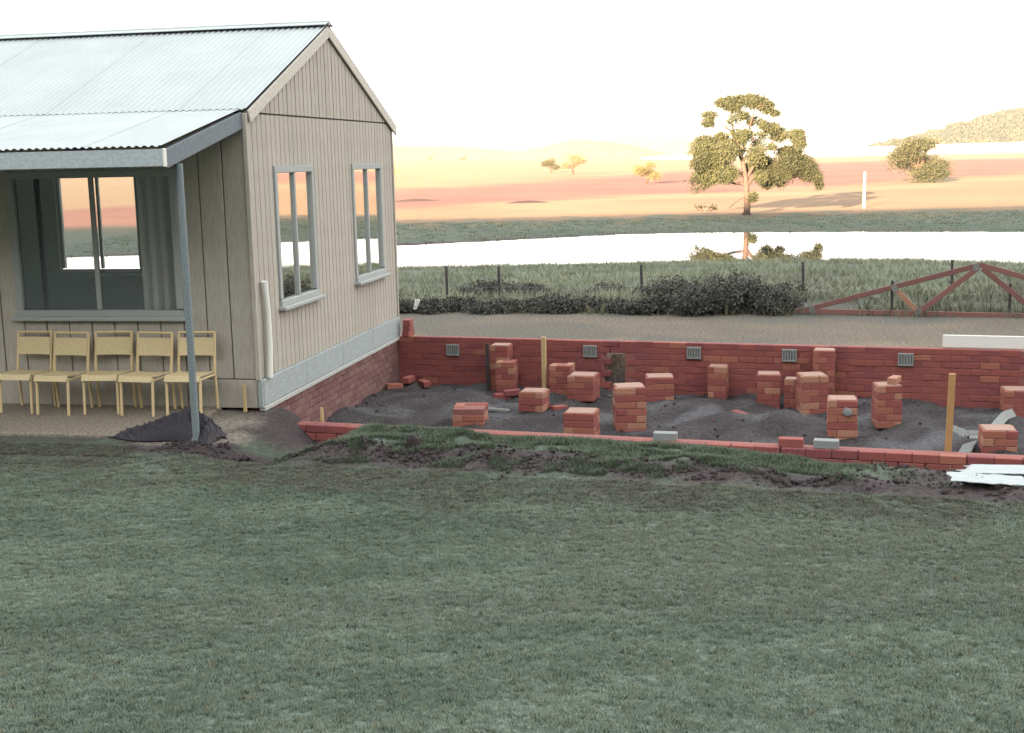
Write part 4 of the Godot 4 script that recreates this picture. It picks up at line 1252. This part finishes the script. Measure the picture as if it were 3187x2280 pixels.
func make_materials() -> void:
	T.grain = tex(1, 0.03, 0.72, 1.0, 5)
	T.fine = tex(2, 0.09, 0.80, 1.0, 4)
	T.wood = tex(3, 0.02, 0.89, 1.0, 5, 512, Color(1, 1, 1), Color(0.94, 0.97, 1.0))
	T.brick = tex(4, 0.05, 0.62, 1.0, 5, 512, Color(1.0, 0.92, 0.9), Color(1, 1, 1))
	T.soft = tex(5, 0.01, 0.95, 1.0, 3)
	T.nrm = bump(7, 0.05, 6.0)
	T.nrm2 = bump(8, 0.08, 3.0)
	M.ground = mat(Color(1, 1, 1), 0.97, T.grain, 0.9, T.nrm, true)
	M.ground.normal_scale = 1.0
	M.clod = mat(Color(1, 1, 1), 0.97, T.grain, 6.0, T.nrm, true)
	M.soil = mat(Color(0.045, 0.030, 0.030), 0.97, T.grain, 5.0, T.nrm)
	M.leaf = mat(Color(1, 1, 1), 0.75, null, 1.0, null, true)
	M.leaf.backlight_enabled = true
	M.leaf.backlight = Color(0.07, 0.075, 0.035)
	M.grass = mat(Color(1, 1, 1), 0.8, null, 1.0, null, true)
	M.bark = mat(Color(1, 1, 1), 0.9, T.grain, 0.8, T.nrm, true)
	M.brick_mesh = [boxmesh(Vector3(0.234, 0.080, 0.11), 0.005), boxmesh(Vector3(0.231, 0.079, 0.108), 0.008), boxmesh(Vector3(0.235, 0.081, 0.11), 0.004)]
	M.bricks = []
	for c in [Color(0.345, 0.106, 0.088), Color(0.318, 0.098, 0.088), Color(0.275, 0.088, 0.085), Color(0.405, 0.158, 0.108), Color(0.48, 0.250, 0.165)]:
		M.bricks.append(mat(c, 0.92, T.brick, 5.0, T.nrm2))
	M.pink_bricks = []
	for c in [Color(0.245, 0.130, 0.122), Color(0.215, 0.108, 0.105), Color(0.275, 0.155, 0.140)]:
		M.pink_bricks.append(mat(c, 0.95, T.brick, 5.0, T.nrm2))
	M.mortar = mat(Color(0.26, 0.105, 0.088), 0.97, T.fine, 4.0, T.nrm)
	M.cap = mat(Color(0.40, 0.245, 0.185), 0.95, T.grain, 7.0, T.nrm)
	M.cement = mat(Color(0.28, 0.285, 0.27), 0.95, T.grain, 5.0, T.nrm2)
	M.boards = []
	for c in [Color(0.420, 0.362, 0.292), Color(0.405, 0.350, 0.284), Color(0.434, 0.374, 0.302)]:
		var bm := mat(c, 0.85, T.wood, 1.0)
		bm.uv1_scale = Vector3(5.0, 0.35, 5.0)
		M.boards.append(bm)
	M.gable_board = boxmesh(Vector3(0.02, EAVE - 0.02 - 0.29, W / 40.0 - 0.014), 0.004)
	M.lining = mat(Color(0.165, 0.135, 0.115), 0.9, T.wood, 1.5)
	M.skirting = mat(Color(0.330, 0.345, 0.325), 0.85, T.wood, 1.0)
	M.skirting.uv1_scale = Vector3(0.6, 4.0, 0.5)
	M.bearer = mat(Color(0.42, 0.40, 0.36), 0.85, T.wood, 1.5)
	M.trim = mat(Color(0.36, 0.37, 0.35), 0.7, T.fine, 3.0)
	M.barge = mat(Color(0.52, 0.46, 0.38), 0.7, T.wood, 2.0)
	M.fascia = mat(Color(0.40, 0.42, 0.41), 0.7, T.wood, 2.0)
	M.dark_paint = mat(Color(0.155, 0.170, 0.178), 0.75, T.wood, 2.0)
	M.iron = []
	for c in [Color(0.345, 0.366, 0.354), Color(0.354, 0.374, 0.362)]:
		var im := mat(c, 0.6, T.soft, 0.22)
		M.iron.append(im)
	M.galv = mat(Color(0.20, 0.235, 0.24), 0.55, T.grain, 4.0)
	M.galv2 = mat(Color(0.21, 0.205, 0.195), 0.5, T.grain, 6.0)
	M.slab = mat(Color(0.25, 0.205, 0.155), 0.95, T.grain, 1.5, T.nrm)
	M.curtain = mat(Color(0.34, 0.31, 0.27), 0.95, T.fine, 8.0)
	M.chair = mat(Color(0.66, 0.50, 0.27), 0.6, T.fine, 5.0)
	M.ply = mat(Color(0.61, 0.46, 0.25), 0.6, T.wood, 4.0)
	M.white = mat(Color(0.78, 0.75, 0.68), 0.6, T.fine, 4.0)
	M.white2 = mat(Color(0.38, 0.40, 0.385), 0.8, T.fine, 3.0)
	M.pale = mat(Color(0.32, 0.32, 0.29), 0.85, T.grain, 3.0)
	M.pale2 = mat(Color(0.17, 0.175, 0.165), 0.9, T.grain, 3.0)
	M.stake = mat(Color(0.52, 0.36, 0.17), 0.85, T.wood, 5.0)
	M.stake2 = mat(Color(0.40, 0.215, 0.085), 0.85, T.wood, 5.0)
	M.dark_wood = mat(Color(0.055, 0.045, 0.042), 0.9, T.wood, 4.0)
	M.redwood = [mat(Color(0.215, 0.092, 0.074), 0.85, T.wood, 3.0), mat(Color(0.185, 0.080, 0.066), 0.85, T.wood, 3.0), mat(Color(0.33, 0.17, 0.105), 0.85, T.wood, 3.0)]
	M.tarp = mat(Color(0.022, 0.018, 0.023), 0.5, null)
	M.tarp.metallic_specular = 0.3
	M.glass = StandardMaterial3D.new()
	M.glass.albedo_color = Color(0.90, 0.90, 0.88, 0.9)
	M.glass.transparency = BaseMaterial3D.TRANSPARENCY_ALPHA
	M.glass.roughness = 0.02
	M.glass.metallic = 1.0
	M.clear = StandardMaterial3D.new()
	M.clear.albedo_color = Color(0.75, 0.8, 0.8, 0.06)
	M.clear.transparency = BaseMaterial3D.TRANSPARENCY_ALPHA
	M.clear.roughness = 0.02
	M.water = mat(Color(0.03, 0.036, 0.032), 0.015, null)
	M.water.metallic_specular = 0.5

func _ready() -> void:
	rng.seed = 20240611
	na.seed = 3; na.frequency = 0.05
	nb.seed = 17; nb.frequency = 0.05; nb.fractal_octaves = 3
	pond = PackedVector2Array([Vector2(-48, -73), Vector2(-24, -69.5), Vector2(-6, -66.9), Vector2(8, -66.5), Vector2(16, -65.3), Vector2(20, -64.0), Vector2(24, -59), Vector2(26, -48), Vector2(27.5, -38), Vector2(31, -31), Vector2(42, -28.5), Vector2(52, -36), Vector2(49, -56), Vector2(43, -69), Vector2(39, -78), Vector2(33.4, -83), Vector2(23.7, -87), Vector2(14, -90), Vector2(8, -90.0), Vector2(-7, -83.5), Vector2(-24, -80), Vector2(-48, -77)])
	# ---- camera
	var cam := Camera3D.new()
	cam.name = "camera"
	add_child(cam)
	cam.position = Vector3(0, 2.6, 0)
	cam.basis = Basis.from_euler(Vector3(-0.1637, 0, 0)) * Basis(Vector3(0, 0, 1), -0.0227)
	cam.fov = 32.235
	cam.near = 0.05
	cam.far = 9000.0
	cam.current = true
	# ---- sky, exposure, haze
	var sky_mat := ProceduralSkyMaterial.new()
	sky_mat.sky_top_color = Color(0.465, 0.482, 0.496)
	sky_mat.sky_horizon_color = Color(0.530, 0.508, 0.478)
	sky_mat.sky_curve = 0.25
	sky_mat.ground_horizon_color = Color(0.530, 0.508, 0.478)
	sky_mat.ground_bottom_color = Color(0.4, 0.36, 0.3)
	sky_mat.sun_angle_max = 1.0
	var sky := Sky.new()
	sky.sky_material = sky_mat
	var env := Environment.new()
	env.background_mode = Environment.BG_SKY
	env.sky = sky
	env.tonemap_mode = Environment.TONE_MAPPER_LINEAR
	env.tonemap_exposure = 14.4
	env.fog_enabled = true
	env.fog_density = 0.00007
	env.fog_light_color = Color(0.95, 0.975, 1.0)
	env.sdfgi_enabled = true
	env.ssao_enabled = true
	env.ssil_enabled = true
	var we := WorldEnvironment.new()
	we.name = "world_environment"
	we.environment = env
	add_child(we)
	env.volumetric_fog_enabled = true
	env.volumetric_fog_density = 0.0
	# ---- the low sun, behind the camera and to the left, over the ridge
	var sun := DirectionalLight3D.new()
	sun.name = "sun"
	sun.light_energy = 1.3
	sun.light_color = Color(1.0, 0.84, 0.68)
	sun.light_angular_distance = 0.5
	sun.shadow_enabled = true
	add_child(sun)
	sun.rotation = Vector3(deg_to_rad(-10.0), deg_to_rad(-25.0), 0)
	make_materials()
	build_ground()
	build_water()
	build_hills()
	build_mist()
	build_house()
	build_walls()
	build_piers()
	build_hut_things()
	build_site_things()
	build_truss()
	build_fence()
	build_landscape_things()
	build_clods()
	build_grass()
